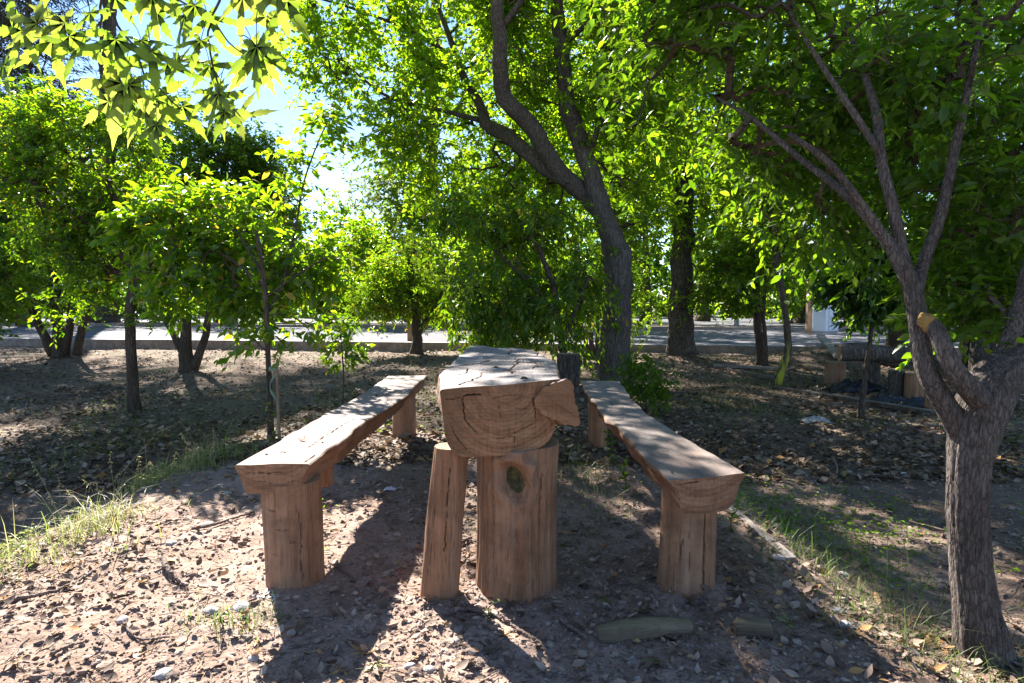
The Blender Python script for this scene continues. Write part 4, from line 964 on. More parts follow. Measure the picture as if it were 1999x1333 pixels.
# ------------------------------------------------------------------ beyond the road
FG = 'trees beyond the road'
SKIP = (3, 12, 17, 26, 33, 41, 52, 57)
def far_tree(name, label, px, d, top, half, leaf, seed, n=260, size=(.26, .15), trunk_r=.18, bark_='bark_brown', low=560, per=13, lobes=None, trunk_x=None):
    hh = (low - top)
    tx = trunk_x or px
    rng = np.random.default_rng(seed)
    if lobes is None:
        lobes = []
        for k in range(9):
            f = k / 8.0
            w = half * (.55 + .55 * math.sin(math.pi * (f * .8 + .12)))
            lobes.append((px + rng.uniform(-.55, .55) * half, low - hh * f, d + rng.uniform(-1, 1), w * rng.uniform(.55, .85), hh * .16 + 12, w * .7 * d / FOC))
    base = 592 + (CAM_Z - .15) * FOC / d
    n = int(n * 2.0)
    return tree(name, label, [[(tx, base, d, trunk_r), (tx + 3, (base + low) / 2, d, trunk_r * .8), (px, low - hh * .25, d, trunk_r * .55), (px, low - hh * .7, d, trunk_r * .25)]],
                lobes, n, leaf, bark_, (size[0] * .95, size[1] * .95), per, size[0] * 2.6, seed, FG, gapf=.6, sides=10, far=True, minz=.6, shell=.35)
far_tree('pale_willow', 'pale yellow-green fine-leaved tree standing against the sky gap', 800, 31, 300, 115, 'leaf_pale', 201, 520, (.20, .10), .3)
far_tree('conifer', 'tall dark grey-brown conifer behind the orange tree', 55, 26, -260, 110, 'needle', 202, 620, (.46, .045), .35, per=28, lobes=[(60 + 20 * math.sin(k * 2.1), 470 - 85 * k, 26 + (k % 3 - 1), 95 - 2 * k, 60, 1.8) for k in range(9)])
far_tree('conifer', 'second dark conifer cut off by the picture edge', -75, 27, -300, 100, 'needle', 203, 320, (.46, .045), .35, per=26, lobes=[(-70 + 20 * math.sin(k * 1.7), 470 - 85 * k, 27, 85, 60, 1.8) for k in range(9)])
far_tree('olive_tree', 'grey-green tree between the conifer and the sky gap', 430, 29, 320, 130, 'leaf_grey', 204, 420, (.22, .10), .25)
far_tree('round_tree', 'low bright tree under the sky gap', 640, 27, 425, 70, 'leaf_orange', 205, 300, (.20, .11), .18)
far_tree('round_tree', 'small bright tree beside the pale willow, white-footed', 715, 25, 450, 55, 'leaf_orange', 206, 240, (.18, .10), .12, 'bark_pale')
far_tree('round_tree', 'dark tree far behind the orange tree trunk', 180, 30, 330, 130, 'leaf_far', 207, 380, (.22, .12), .25)
far_tree('round_tree', 'mid-green tree seen between the staked sapling stems', 545, 32, 430, 70, 'leaf_dark', 208, 240, (.24, .12), .2)
far_tree('double_trunk_tree', 'dark tree with a double trunk beyond the round orange tree', 855, 30, 330, 110, 'leaf_far', 209, 420, (.24, .13), .42, trunk_x=848)
far_tree('round_tree', 'green tree behind the drooping crown', 985, 27, 300, 110, 'leaf_far', 210, 420, (.22, .12), .22)
far_tree('round_tree', 'green tree glimpsed between the fork and the ivy trunk', 1260, 29, 200, 110, 'leaf_far', 211, 460, (.24, .13), .25)
far_tree('tall_tree', 'tall tree filling the space above the ivy trunk', 1370, 33, -80, 190, 'leaf_far', 212, 700, (.30, .16), .35)
far_tree('tall_tree', 'tall tree above the bright leaning tree', 1560, 30, -120, 190, 'leaf_far', 213, 720, (.30, .16), .35)
far_tree('tall_tree', 'tall tree with a pale trunk behind the metal cabinet', 1700, 24, -160, 210, 'leaf_dark', 214, 760, (.28, .14), .20, 'bark_pale', trunk_x=1595)
far_tree('tall_tree', 'dark tall tree behind the near tree fork', 1850, 27, -160, 210, 'leaf_dark', 215, 720, (.30, .15), .3)
far_tree('tall_tree', 'dark tall tree at the far right edge', 2020, 25, -160, 170, 'leaf_dark', 216, 560, (.30, .15), .3)
far_tree('round_tree', 'bright tree with white painted stems beyond the road', 1440, 27, 420, 80, 'leaf_orange', 217, 300, (.2, .11), .10, 'bark_pale', trunk_x=1437)
far_tree('round_tree', 'dark tree behind the earth heap', 1620, 28, 430, 90, 'leaf_dark', 218, 300, (.22, .12), .2)
far_tree('round_tree', 'tree with a light lower crown beyond the slanting sapling', 1720, 26, 440, 90, 'leaf_orange', 219, 320, (.2, .11), .16)
far_tree('round_tree', 'dark tree behind the multi-stem tree', 330, 33, 400, 120, 'leaf_dark', 220, 320, (.24, .13), .25)
far_tree('round_tree', 'tree behind the leaning-stem shrub', 30, 33, 380, 140, 'leaf_dark', 221, 360, (.24, .13), .25)
far_tree('tall_tree', 'tall tree added for shade in the planted strip, behind the fork of the limbs', 1010, 23.5, -140, 210, 'leaf_far', 223, 620, (.26, .14), .28)  # this tree and the next are added to shade the ground
far_tree('tall_tree', 'tall tree added for shade in the planted strip, behind the upright limb', 1190, 24.5, -160, 180, 'leaf_far', 224, 560, (.26, .14), .28)
def added_plane(label, px, d, crown, seed, n):  # added trees: crowns above the view, put in to shade the mid-ground
    base = 592 + (CAM_Z - .15) * FOC / d
    tree('added_shade_plane', label, [[(px, base, d, .42), (px + 2, 560, d, .36), (px - 4, 300, d, .30), (px + 6, 0, d, .26), (px, -160, d, .18)]] +
         [[(px, -20 - 10 * k, d, .13), ((px + c_[0]) / 2, (-20 + c_[1]) / 2 - 20, (d + c_[2]) / 2, .09), (c_[0], c_[1], c_[2], .04)] for k, c_ in enumerate(crown)],
         crown, n, 'leaf_far', 'bark_rough', (.30, .20), 13, .9, seed, FG, sides=14, far=True, minz=12, shell=.2, gapf=.6, gap=-.02, cull=False)
added_plane('very tall plane tree added for shade, crown out of view, bare trunk behind the orange tree', 208, 29, [(-160, -200, 30, 110, 60, 3.5), (40, -190, 29, 110, 60, 3.5), (200, -210, 31, 110, 60, 3.5), (370, -190, 29, 100, 55, 3.5), (120, -240, 34, 150, 50, 3.5), (300, -240, 36, 120, 50, 3.0), (80, -160, 35.5, 130, 45, 3.0), (260, -165, 35, 120, 45, 3.0), (430, -165, 35, 110, 45, 3.0)], 231, 1500)
added_plane('very tall plane tree added for shade, crown out of view, stout dark trunk beyond the round orange tree', 846, 31, [(540, -190, 30, 110, 55, 3.5), (700, -180, 29, 110, 55, 3.5), (850, -200, 31, 110, 60, 3.5), (1000, -190, 30, 110, 60, 3.5), (620, -230, 34, 140, 50, 3.5), (900, -230, 36, 160, 50, 3.5)], 232, 900)
far_tree('round_tree', 'tree over the far lane behind the forked trunk', 1120, 34, 330, 110, 'leaf_far', 222, 380, (.24, .13), .25)
# hedge along the far side of the second lane, a clipped row of bushes
rng = np.random.default_rng(5)
for k in range(30):
    px = -160 + k * 80 + rng.uniform(-18, 18); dd = 44 + rng.uniform(-3, 3); up_ = rng.uniform(0, 30)
    tree('far_bush', 'bush of the dark row closing off the far lane', [[(px, 618, dd, .08), (px + 4, 600, dd, .05), (px, 585, dd, .03)]],
         [(px - 26, 592, dd, 42, 22, 1.2), (px + 26, 588, dd, 42, 26, 1.2), (px, 555 - up_ * .5, dd, 50, 36, 1.3), (px, 510 - up_, dd, 42, 36, 1.3)], 120, ('leaf_dark', 'leaf_far', 'leaf_dark')[k % 3], 'bark_brown', (.52, .30), 12, .8, 300 + k, 'bushes along the far lane', cat='bush', sides=6, far=True, minz=.05, shell=.3, cull=False, gap=None)

# ------------------------------------------------------------------ plane tree branch hanging into the picture
def plane_leaf(seed):
    r = np.random.default_rng(seed)
    lob = [(-128, .42), (-62, .80), (0, 1.0), (62, .80), (128, .42)]
    V = [(0, 0, 0)]; vein = [1.0]; F = []
    def P(a, rad, w=0.0):
        a = math.radians(a); ca, sa = math.sin(a), math.cos(a)
        return (ca * rad + sa * w, sa * rad - ca * w)
    tipc = r.uniform(.10, .32); cup = r.uniform(-.05, .22)
    def zz(x, y): 
        q = x * x + y * y
        return -tipc * q * .55 + cup * abs(x) * .35 + .03 * math.sin(9 * x + seed) * q
    def addv(x, y, dz, ve):
        V.append((x, y, zz(x, y) + dz)); vein.append(ve); return len(V) - 1
    prev_sinus = None; rows = []
    for i, (a, R) in enumerate(lob):
        a += r.uniform(-6, 6); R *= r.uniform(.88, 1.08)
        m = []; l = []; rt = []
        fr = [(.28, .080), (.42, .086), (.54, .125), (.585, .078), (.70, .098), (.745, .048), (.88, .022)]
        for f, w in fr:
            w *= R ** .6
            tooth = .035 if f in (.54, .74) else 0
            m.append(addv(*P(a, R * f), .012, 1.0)); l.append(addv(*P(a, R * (f + tooth), w), .0, 0)); rt.append(addv(*P(a, R * (f + tooth), -w), .0, 0))
        t = addv(*P(a, R), 0, .6)
        rows.append((m, l, rt, t))
        F.append((0, m[0], l[0])); F.append((0, rt[0], m[0]))
        for k in range(len(fr) - 1):
            F.append((m[k], m[k + 1], l[k + 1], l[k])); F.append((m[k], rt[k], rt[k + 1], m[k + 1]))
        F.append((m[-1], t, l[-1])); F.append((m[-1], rt[-1], t))
    for i in range(4):                       # webs between lobes
        a = rows[i][2 if True else 1]; b = rows[i + 1]
        # right side of lobe i faces left side of lobe i+1 (angles grow clockwise)
        i0, i1 = rows[i][2], rows[i + 1][1]
        rr = (lob[i][1] + lob[i + 1][1]) * .5 * .30
        am = (lob[i][0] + lob[i + 1][0]) / 2
        s_ = addv(*P(am, rr), -.01, 0)
        F += [(0, s_, i0[0]), (0, i1[0], s_), (s_, i0[1], i0[0]), (s_, i1[0], i1[1])]
    V = np.array(V); 
    me = bpy.data.meshes.new('plane_leaf')
    me.from_pydata([tuple(v) for v in V], [], F)
    me.attributes.new('vein', 'FLOAT', 'POINT').data.foreach_set('value', np.array(vein, np.float32))
    me.polygons.foreach_set('use_smooth', np.ones(len(F), bool)); me.update()
    return me
PL = [plane_leaf(k) for k in range(9)]
for m_ in PL: m_.materials.append(M['plane_leaf'])
pb = at(330, -420, 2.1)
pbr = thing('plane_tree_branch', pb, 'hanging plane tree branch with large backlit star-shaped leaves', 'branch')
twl = [([(260, -300), (205, -80), (198, 0), (196, 70), (195, 133), (215, 180), (240, 215)], 2.0, .006), ([(300, -300), (225, -60), (214, 0), (231, 52), (266, 98), (280, 147), (315, 175), (356, 218)], 1.95, .006),
       ([(440, -300), (440, -80), (427, 0), (406, 63), (417, 133), (434, 182), (470, 228)], 2.1, .006), ([(330, -300), (335, -40), (350, 0), (406, 28), (452, 88), (501, 116), (540, 120)], 2.2, .005),
       ([(196, 45), (165, 67), (130, 77), (90, 85)], 2.0, .003), ([(200, -200), (120, -60), (60, 0), (30, 60)], 2.05, .004), ([(430, -150), (500, -60), (560, 0), (580, 30)], 2.25, .004)]
for pts, dd, r in twl:
    Q = catmull([[*at(x, y, dd), 0] for x, y in pts], 36)[:, :3]
    Q = Q + np.random.default_rng(len(pts)).normal(size=Q.shape) * .002
    mb = MB(); add_tube(mb, Q - np.array(pb), np.linspace(r, r * .35, 36), 7, amp=.3, freq=60)
    mb.build('twig', M['twig'], pbr, True)
mb = MB(); Q = catmull([[*at(x, y, dd), 0] for x, y, dd in [(-300, -520, 2.3), (100, -380, 2.15), (330, -300, 2.1), (560, -330, 2.2), (800, -480, 2.4)]], 30)[:, :3]
add_tube(mb, Q - np.array(pb), np.linspace(.03, .012, 30), 10, amp=.2, freq=20); mb.build('bough', M['bark_brown'], pbr, True)
pl = [(85, 60, 125, -150), (45, 40, 100, 160), (28, 95, 120, -120), (40, 125, 110, -95), (10, 150, 100, -70), (110, 118, 110, -80), (140, 112, 110, -100), (165, 95, 90, -40), (120, 80, 90, 170), (235, 110, 105, -75), (215, 120, 90, -110), (240, 20, 80, -60),
      (265, 35, 80, -90), (300, 35, 115, -100), (315, 45, 95, -60), (370, 40, 110, -95), (350, 60, 100, -120), (390, 80, 80, -60), (300, 130, 95, -70), (330, 130, 90, -150), (360, 140, 95, -20), (290, 95, 80, -50), (250, 150, 90, -60), (400, 120, 80, 20), (420, 150, 85, -60),
      (225, 205, 125, -110), (215, 220, 110, -80), (190, 215, 95, -150), (260, 215, 90, -70), (275, 180, 90, -30), (290, 245, 110, -75), (310, 230, 100, -60), (330, 215, 95, -40), (345, 245, 95, -60), (370, 230, 100, -50), (305, 270, 90, -85), (260, 240, 80, -95), (395, 200, 90, -130),
      (415, 215, 100, -100), (440, 215, 95, -70), (460, 215, 100, -20), (475, 235, 90, -40), (430, 240, 85, -95), (490, 225, 85, 5), (500, 130, 120, -95), (515, 115, 110, -50), (480, 140, 110, -130), (540, 125, 105, -30), (530, 60, 110, -60), (550, 20, 110, -70), (575, 30, 120, -60),
      (470, 30, 100, -90), (440, 10, 100, -120), (500, -10, 100, -60), (340, -5, 100, -80), (280, -20, 100, -90), (420, 60, 90, -70), (150, 10, 90, -120), (180, 40, 70, -60), (90, -30, 110, -100), (20, 0, 110, -80), (380, 100, 80, -100)]
rng = np.random.default_rng(77)
ud = Vector((0, SP, CP)); rt_ = Vector((1, 0, 0)); fw = Vector((0, CP, -SP))
for i, (px, py, s, ang) in enumerate(pl):
    if i in SKIP: continue
    dd = 2.05 + rng.uniform(-.3, .35)
    o_ = bpy.data.objects.new('leaf', PL[i % 9]); COL.objects.link(o_); o_.parent = pbr
    a = math.radians(ang + rng.uniform(-8, 8))
    Yv = (rt_ * math.cos(a) + ud * math.sin(a) + fw * rng.uniform(-.45, .35)).normalized()
    Zv = (-fw + ud * rng.uniform(-.2, .9) + rt_ * rng.uniform(-.6, .6)); Zv = (Zv - Yv * Zv.dot(Yv)).normalized()
    Xv = Yv.cross(Zv)
    k = s * dd / FOC * .94 * rng.uniform(.9, 1.1)
    pos = at(px, py, dd) - Yv * k * .35 - pb
    o_.matrix_local = Matrix.Translation(pos) @ Matrix((Xv, Yv, Zv)).transposed().to_4x4() @ Matrix.Diagonal((k * rng.uniform(.9, 1.08), k, k * rng.uniform(.6, 1.3), 1))
    pet = MB(); q0 = at(px, py, dd) - Yv * k * .35; q1 = q0 - Yv * k * .45 + Vector((0, 0, k * .15))
    Q = catmull([list(q1), list((q0 + q1) / 2 + Vector((0, 0, .01))), list(q0)], 6)
    add_tube(pet, Q - np.array(pb), np.full(6, .0014), 4); pet.build('petiole', M['twig'], pbr)
# ------------------------------------------------------------------ stake, ties, posts, cabinet
def rod(name, pts, r, mat, label, cat, group=None, sides=10, amp=.12, taper=.8, seed=1):
    Q = catmull([list(p) for p in pts], max(8, len(pts) * 6)); o = Vector(Q[0])
    mb = MB(); add_tube(mb, Q[:, :3] - np.array(o), np.linspace(r, r * taper, len(Q)), sides, amp=amp, freq=20, seed=seed)
    ob = mb.build(name, mat, None, True, 50); ob.location = o
    return tag(ob, label, cat, group)
d = 4.95
p = gp(546, 862)
rod('stake', [(p.x, p.y, p.z - .05), at(543, 800, d), at(540, 715, d)], .014, M['stake_wood'], 'thin wooden stake beside the staked sapling stem', 'stake')
q = at(524, 715, d)
mb = MB(); t = np.linspace(0, 1, 40)
loop = np.stack([(at(533, 715, d).x) + .034 * np.cos(t * 12.6) * (1 - .3 * t), d + .02 * np.sin(t * 12.6), at(530, 712, d).z - .28 * t * t - .02 * np.sin(t * 9)], -1)
V = np.vstack([loop + np.array([0, 0, .016]), loop - np.array([0, 0, .016])]); mb.add(V - np.array(q), grid_faces(2, 40))
rb = mb.build('tie_ribbon', M['ribbon'], None, True); rb.location = q
md = rb.modifiers.new('thickness', 'SOLIDIFY'); md.thickness = .003
tag(rb, 'pale green ribbon tying the sapling to its stake', 'ribbon')
p = at(801, 668, 15.6)
mb = MB(); mb.box((0, 0, .42), (.13, .10, .88), jit=.006)
ob = mb.build('wooden_post', M['stake_wood'], None); ob.location = (p.x, p.y, .14); tag(ob, 'square reddish wooden post standing at the road edge', 'post')
p = at(1578, 650, 19.8)
mb = MB(); mb.box((0, 0, .85), (.15, .13, 1.75), jit=.01)
ob = mb.build('wooden_post', M['stake_wood'], None); ob.location = (p.x, p.y, .14); tag(ob, 'tall brown post next to the metal cabinet', 'post')

p = at(1611, 652, 19.3)
cb = thing('metal_cabinet', (p.x, p.y, .145), 'pale grey metal utility cabinet standing on the far side of the road', 'cabinet')
mb = MB(); mb.box((0, 0, .05), (.60, .40, .10)); mb.build('plinth', M['kerb_top'], cb)
mb = MB(); mb.box((0, 0, .47), (.64, .44, .74)); o_ = mb.build('body', M['cabinet'], cb); bv = o_.modifiers.new('bevel', 'BEVEL'); bv.width = .012; bv.segments = 2
mb = MB(); mb.box((.06, -.229, .47), (.46, .018, .66)); dr = mb.build('door', M['cabinet'], cb)
mb = MB(); mb.box((-.10, -.246, .50), (.02, .02, .10)); mb.build('handle', M['wire'], dr)
mb = MB(); mb.box((0, 0, .862), (.70, .50, .045)); o_ = mb.build('roof', M['cabinet'], cb); bv = o_.modifiers.new('bevel', 'BEVEL'); bv.width = .012; bv.segments = 2
mb = MB(); mb.box((-.27, -.02, 1.02), (.04, .03, .34), ry=.25); mb.build('bracket', M['cabinet'], cb)
cb.rotation_euler.z = .5

# ------------------------------------------------------------------ stumps, second log table, plastic
def stump(px0, px1, pyt, pyb, label, bark_, seed, group='log stumps in the shade', name='log_stump', rough=.12):
    d = gp((px0 + px1) / 2, pyb).y + .12
    g = at((px0 + px1) / 2, pyb, d); r = (px1 - px0) / 2 * d / FOC; zt = at((px0 + px1) / 2, pyt, d).z
    z0 = gz(g.x, g.y)
    loc = (g.x, g.y, z0)
    th = thing(name, loc, label, 'stump', group)
    n = 30; z = np.linspace(-.05, zt - z0, n)
    gro = [] ; rr = np.random.default_rng(seed)
    post('trunk_piece', th, (0, 0, 0), (0, 0, -.05), (rr.uniform(-.01, .01), 0, zt - z0), r, r * .96, [M[bark_], M['log_top']], seed, sides=40, rings=36, rough=rough)
    return th
stump(1610, 1648, 706, 752, 'round sawn log stump at the end of the fallen log', 'post_wood_b', 401)
stump(1690, 1716, 704, 764, 'tall dark stump carrying the log of the shaded table', 'bark_rough', 402)
stump(1735, 1764, 722, 776, 'stump with deeply furrowed bark beside black plastic', 'bark_rough', 403, rough=.3)
stump(1766, 1801, 729, 780, 'bare brown sawn stump next to the furrowed one', 'post_wood', 404)
stump(1806, 1836, 772, 806, 'short stump half hidden behind the near tree stem', 'post_wood_b', 405)
stump(1088, 1132, 690, 772, 'dark bark stump standing behind the corner of the table', 'bark_rough', 406, rough=.3)
d = 8.75
a, b = at(1638, 688, d), at(1835, 694, d - .2)
Q = np.array(a)[None] + (np.array(b) - np.array(a))[None] * np.linspace(0, 1, 40)[:, None]; Q[:, 2] += .012 * np.sin(np.linspace(0, 7, 40))
mb = MB(); add_tube(mb, Q - np.array(a), .118 + .012 * np.sin(np.linspace(0, 9, 40)), 30, amp=.14, freq=8, seed=6, cmi=1)
ob = mb.build('fallen_log', [M['bark_rough'], M['log_top']], None, True, 50); ob.location = a; tag(ob, 'long dark log laid across stumps as a rough table', 'log')
def crumple(name, px, py, w, dpt, h, mat, label, cat, seed, group=None):
    g = gp(px, py); mb = MB(); n = 40
    u = np.linspace(-1, 1, n); U, Vv = np.meshgrid(u, u)
    rr = np.hypot(U, Vv); X = U * w * (1 + .25 * fbm(U * 2, Vv * 2, 0, 3, seed)); Y = Vv * dpt * (1 + .25 * fbm(U * 2, Vv * 2, 3, 3, seed))
    Z = h * np.clip(1 - rr ** 2, 0, 1) * (.7 + 1.0 * np.abs(fbm(U * 3.5, Vv * 3.5, 0, 4, seed + 1))) + .012 + .5 * h * np.abs(fbm(U * 6, Vv * 6, 2, 3, seed + 4)) * (rr < 1.1)
    Z = Z + hgt(g.x + X, g.y + Y, False) - g.z
    mb.add(np.stack([X, Y, Z], -1).reshape(-1, 3), grid_faces(n, n))
    o_ = mb.build(name, mat, None, True); o_.location = g
    md = o_.modifiers.new('thickness', 'SOLIDIFY'); md.thickness = .004
    return tag(o_, label, cat, group)
PG = 'black plastic sheets at the stumps'
crumple('plastic_sheet', 1672, 762, .42, .20, .13, M['plastic'], 'heap of black plastic between the round stump and the tall stump', 'plastic sheet', 3, PG)
crumple('plastic_sheet', 1735, 784, .30, .14, .08, M['plastic'], 'black plastic crumpled at the foot of the furrowed stump', 'plastic sheet', 4, PG)
crumple('plastic_sheet', 1800, 792, .28, .14, .08, M['plastic'], 'black plastic at the foot of the bare brown stump', 'plastic sheet', 5, PG)
crumple('flat_stone', 1592, 824, .14, .12, .045, M['stone'], 'flat pale stone lying alone on the shaded earth', 'stone', 6)
d = 11.5
# timber frame near the road and board leaning on the heap
a = at(1876, 700, 11.0)
fr = thing('timber_frame', (a.x, a.y, gz(a.x, a.y)), 'low pale timber frame beside the tree stem', 'frame')
for (cx, cyy, sx, sy) in ((0, -.35, .9, .07), (0, .35, .9, .07), (-.42, 0, .07, .63), (.42, 0, .07, .63), (.05, 0, .07, .63)):
    mb = MB(); mb.box((cx, cyy, .20), (sx, sy, .10), jit=.003); mb.build('rail', M['board_wood'], fr)
for sx in (-.42, .42):
    for sy in (-.28, .28):
        mb = MB(); mb.box((sx, sy, .05), (.06, .06, .2)); mb.build('leg', M['board_wood'], fr)
fr.rotation_euler.z = .25
def board(pa, pb_, w, th_, mat, label, name='plank', group=None, lift=0.0, za=None, zb=None):
    a = gp(*pa); b = gp(*pb_)
    if za is not None: a.z = za
    if zb is not None: b.z = zb
    v = b - a; L = v.length; mb = MB(); n = 30
    y = np.linspace(0, L, n); rr = np.random.default_rng(int(pa[0]))
    V = []
    for sx, sz in ((-.5, 0), (-.5, 1), (.5, 1), (.5, 0)):
        wob = .12 * w * fbm(y * 3, y * 0 + sx * 9 + sz, 0, 3, int(pa[0]) % 91)
        V.append(np.stack([sx * w + wob, y, sz * th_ + .2 * th_ * fbm(y * 5, y * 0 + sx * 3, 0, 2, 7) + lift], -1))
    V = np.stack(V, 1).reshape(-1, 3)
    mb.add(V, grid_faces(n, 4, True)); mb.F[4].append(np.array([[3, 2, 1, 0], [(n - 1) * 4 + k for k in range(4)]])); mb.M[4].append(np.zeros(2))
    o_ = mb.build(name, mat, None); o_.location = a
    o_.rotation_euler = Vector((v.x, v.y, v.z)).to_track_quat('Y', 'Z').to_euler()
    return tag(o_, label, 'plank', group)
board((1420, 988), (1545, 1098), .045, .045, M['board_wood'], 'weathered edging plank sunk in the gravel beside the striped bench', lift=-.022)
board((1512, 758), (1905, 822), .10, .05, M['old_wood'], 'long dark edging plank running in front of the stumps', lift=-.005)
board((1392, 716), (1520, 722), .10, .05, M['board_wood'], 'pale plank lying on the earth near the bent lichen tree')
board((1405, 720), (1530, 748), .07, .05, M['old_wood'], 'narrow plank slanting down towards the lichen tree')
board((1600, 690), (1640, 702), .16, .05, M['board_wood'], 'short wide board tilted on the earth heap', za=.36, zb=.16)

# ------------------------------------------------------------------ logs and sticks on the ground
a, b = gp(1166, 1246), gp(1345, 1228)
Q = np.array(a)[None] + (np.array(b) - np.array(a))[None] * np.linspace(0, 1, 24)[:, None]; Q = catmull(Q, 60); Q[:, 2] = np.linspace(a.z + .004, b.z + .010, 60) + .012 * np.sin(np.linspace(0, 3.1, 60))
mb = MB(); add_tube(mb, Q - np.array(a), .036 + .004 * np.sin(np.linspace(0, 5, 60)), 48, amp=.22, freq=22, seed=9)
ob = mb.build('buried_log', M['dead_wood'], None, True, 50); ob.location = a; tag(ob, 'half-buried dead log lying before the stump leg', 'log')
g = gp(1470, 1232)
mb = MB(); mb.box((0, 0, .022), (.125, .062, .06), jit=.008)
ob = mb.build('wood_block', M['dead_wood'], None); ob.location = g; ob.rotation_euler.z = -.1
bv = ob.modifiers.new('bevel', 'BEVEL'); bv.width = .012; bv.segments = 3; tag(ob, 'short wooden block beyond the buried log', 'wood block')
SG = 'dead sticks on the ground'
def stick(pts, r, label, seed, mat='stick', fork=None, lift=.006):
    P = [gp(*p_) for p_ in pts]
    Q = catmull([[v.x, v.y, v.z + r * .6 + lift] for v in P], 8 * len(P)); rr = np.random.default_rng(seed)
    Q = Q + rr.normal(size=Q.shape) * r * .25; o = np.array(Q[0])
    mb = MB(); add_tube(mb, Q - o, np.linspace(r, r * .6, len(Q)), 9, amp=.25, freq=45, seed=seed)
    ob = mb.build('stick', M[mat], None, True, 55); ob.location = o
    return tag(ob, label, 'stick', SG)
stick([(375, 1036), (420, 1026), (465, 1012), (497, 1004)], .008, 'long bare stick pointing at the pale bench leg', 1)
stick([(319, 1102), (328, 1122), (345, 1135), (366, 1148)], .012, 'thick bent stick lying on the sunlit mound', 2)
stick([(-10, 1188), (50, 1176), (110, 1160), (150, 1140), (168, 1128)], .008, 'long curved stick at the sunny picture edge', 3)
stick([(870, 1202), (905, 1192), (950, 1200), (998, 1214)], .009, 'crooked stick right before the table stump', 4)
stick([(1000, 1222), (1030, 1240), (1055, 1262), (1070, 1278)], .007, 'knobbed stick in the table shadow', 5)
stick([(1094, 1212), (1118, 1228), (1146, 1248)], .008, 'straight greyish stick beside the buried log', 6)
stick([(1640, 926), (1700, 932), (1768, 941)], .014, 'bare branch piece lying in the shade past the edging plank', 7)
stick([(1418, 842), (1440, 868), (1480, 892), (1560, 906), (1640, 900)], .008, 'long dark twig curving through the grass behind the striped bench', 8, 'twig')
stick([(1625, 900), (1634, 920), (1630, 938)], .008, 'short upright dead twig touching the bare branch piece', 9, lift=.03)
stick([(1775, 1030), (1810, 1040), (1842, 1052)], .005, 'thin pale twig pointing at the near tree trunk', 10, lift=.04)
stick([(1800, 1230), (1840, 1215), (1880, 1208)], .005, 'thin twig lying at the near tree foot', 11, lift=.03)
stick([(700, 1200), (715, 1180), (735, 1172)], .005, 'small twig in the bench shadow', 12)
stick([(640, 1100), (670, 1120), (690, 1130)], .006, 'small twig beside the pale bench leg', 13)
stick([(895, 1066), (908, 1058), (920, 1054)], .010, 'stub of stick showing between the two table supports', 14)
stick([(1160, 960), (1180, 945), (1200, 938)], .007, 'thin twig in the dark under the striped bench', 15)
stick([(100, 1290), (130, 1276), (165, 1262)], .006, 'twig near the sunny bottom corner', 16)
stick([(210, 1180), (235, 1172), (260, 1168)], .006, 'short dark twig on the mound crest', 17, 'twig')
stick([(240, 1225), (262, 1245), (290, 1252), (330, 1250)], .005, 'forked twig among the sunlit gravel', 18)
stick([(1000, 1195), (1006, 1205), (1004, 1216)], .005, 'tiny upright twig by the crooked stick', 19, lift=.02)

# ------------------------------------------------------------------ single fallen leaves and stones
def ground_leaf(px, py, size, mat, label, seed, curl=1.0, tilt=.3, z=None, group='single fallen leaves'):
    r = np.random.default_rng(seed)
    src = PL[seed % 9]
    co = np.zeros(len(src.vertices) * 3); src.vertices.foreach_get('co', co); co = co.reshape(-1, 3).copy()
    a = co[:, 0] * curl * 1.5; b_ = co[:, 1] * curl * .9
    co[:, 2] = co[:, 2] * .8 + .30 * curl * (1 - np.cos(a)) + .25 * curl * (1 - np.cos(b_ * 1.4)) + .05 * fbm(co[:, 0] * 4, co[:, 1] * 4, 0, 3, seed)
    co[:, 0] = np.sin(a) / max(curl * 1.5, .01)
    co[:, 2] -= co[:, 2].min()
    co[:, 2] *= 1.7; size = size * 1.3
    me = src.copy(); me.materials.clear(); me.vertices.foreach_set('co', (co * size).ravel()); me.materials.append(M[mat]); me.update()
    at_ = me.attributes.new('rnd', 'FLOAT', 'FACE'); at_.data.foreach_set('value', np.full(len(me.polygons), r.random(), np.float32))
    o_ = bpy.data.objects.new('fallen_leaf', me); COL.objects.link(o_)
    g = gp(px, py) if z is None else Vector((*plane_pt(px, py, z), z))
    o_.rotation_euler = (r.uniform(-tilt, tilt), r.uniform(-tilt, tilt), r.uniform(0, 6.28)); zz = g.z + .004
    if z is None:                                            # rests on the highest points below it
        wc = (co * size) @ np.array(o_.rotation_euler.to_matrix()).T
        zz = float(np.quantile(hgt(g.x + wc[:, 0], g.y + wc[:, 1]) - wc[:, 2], .8)) + .004
    o_.location = (g.x, g.y, zz)
    return tag(o_, label, 'leaf', group)
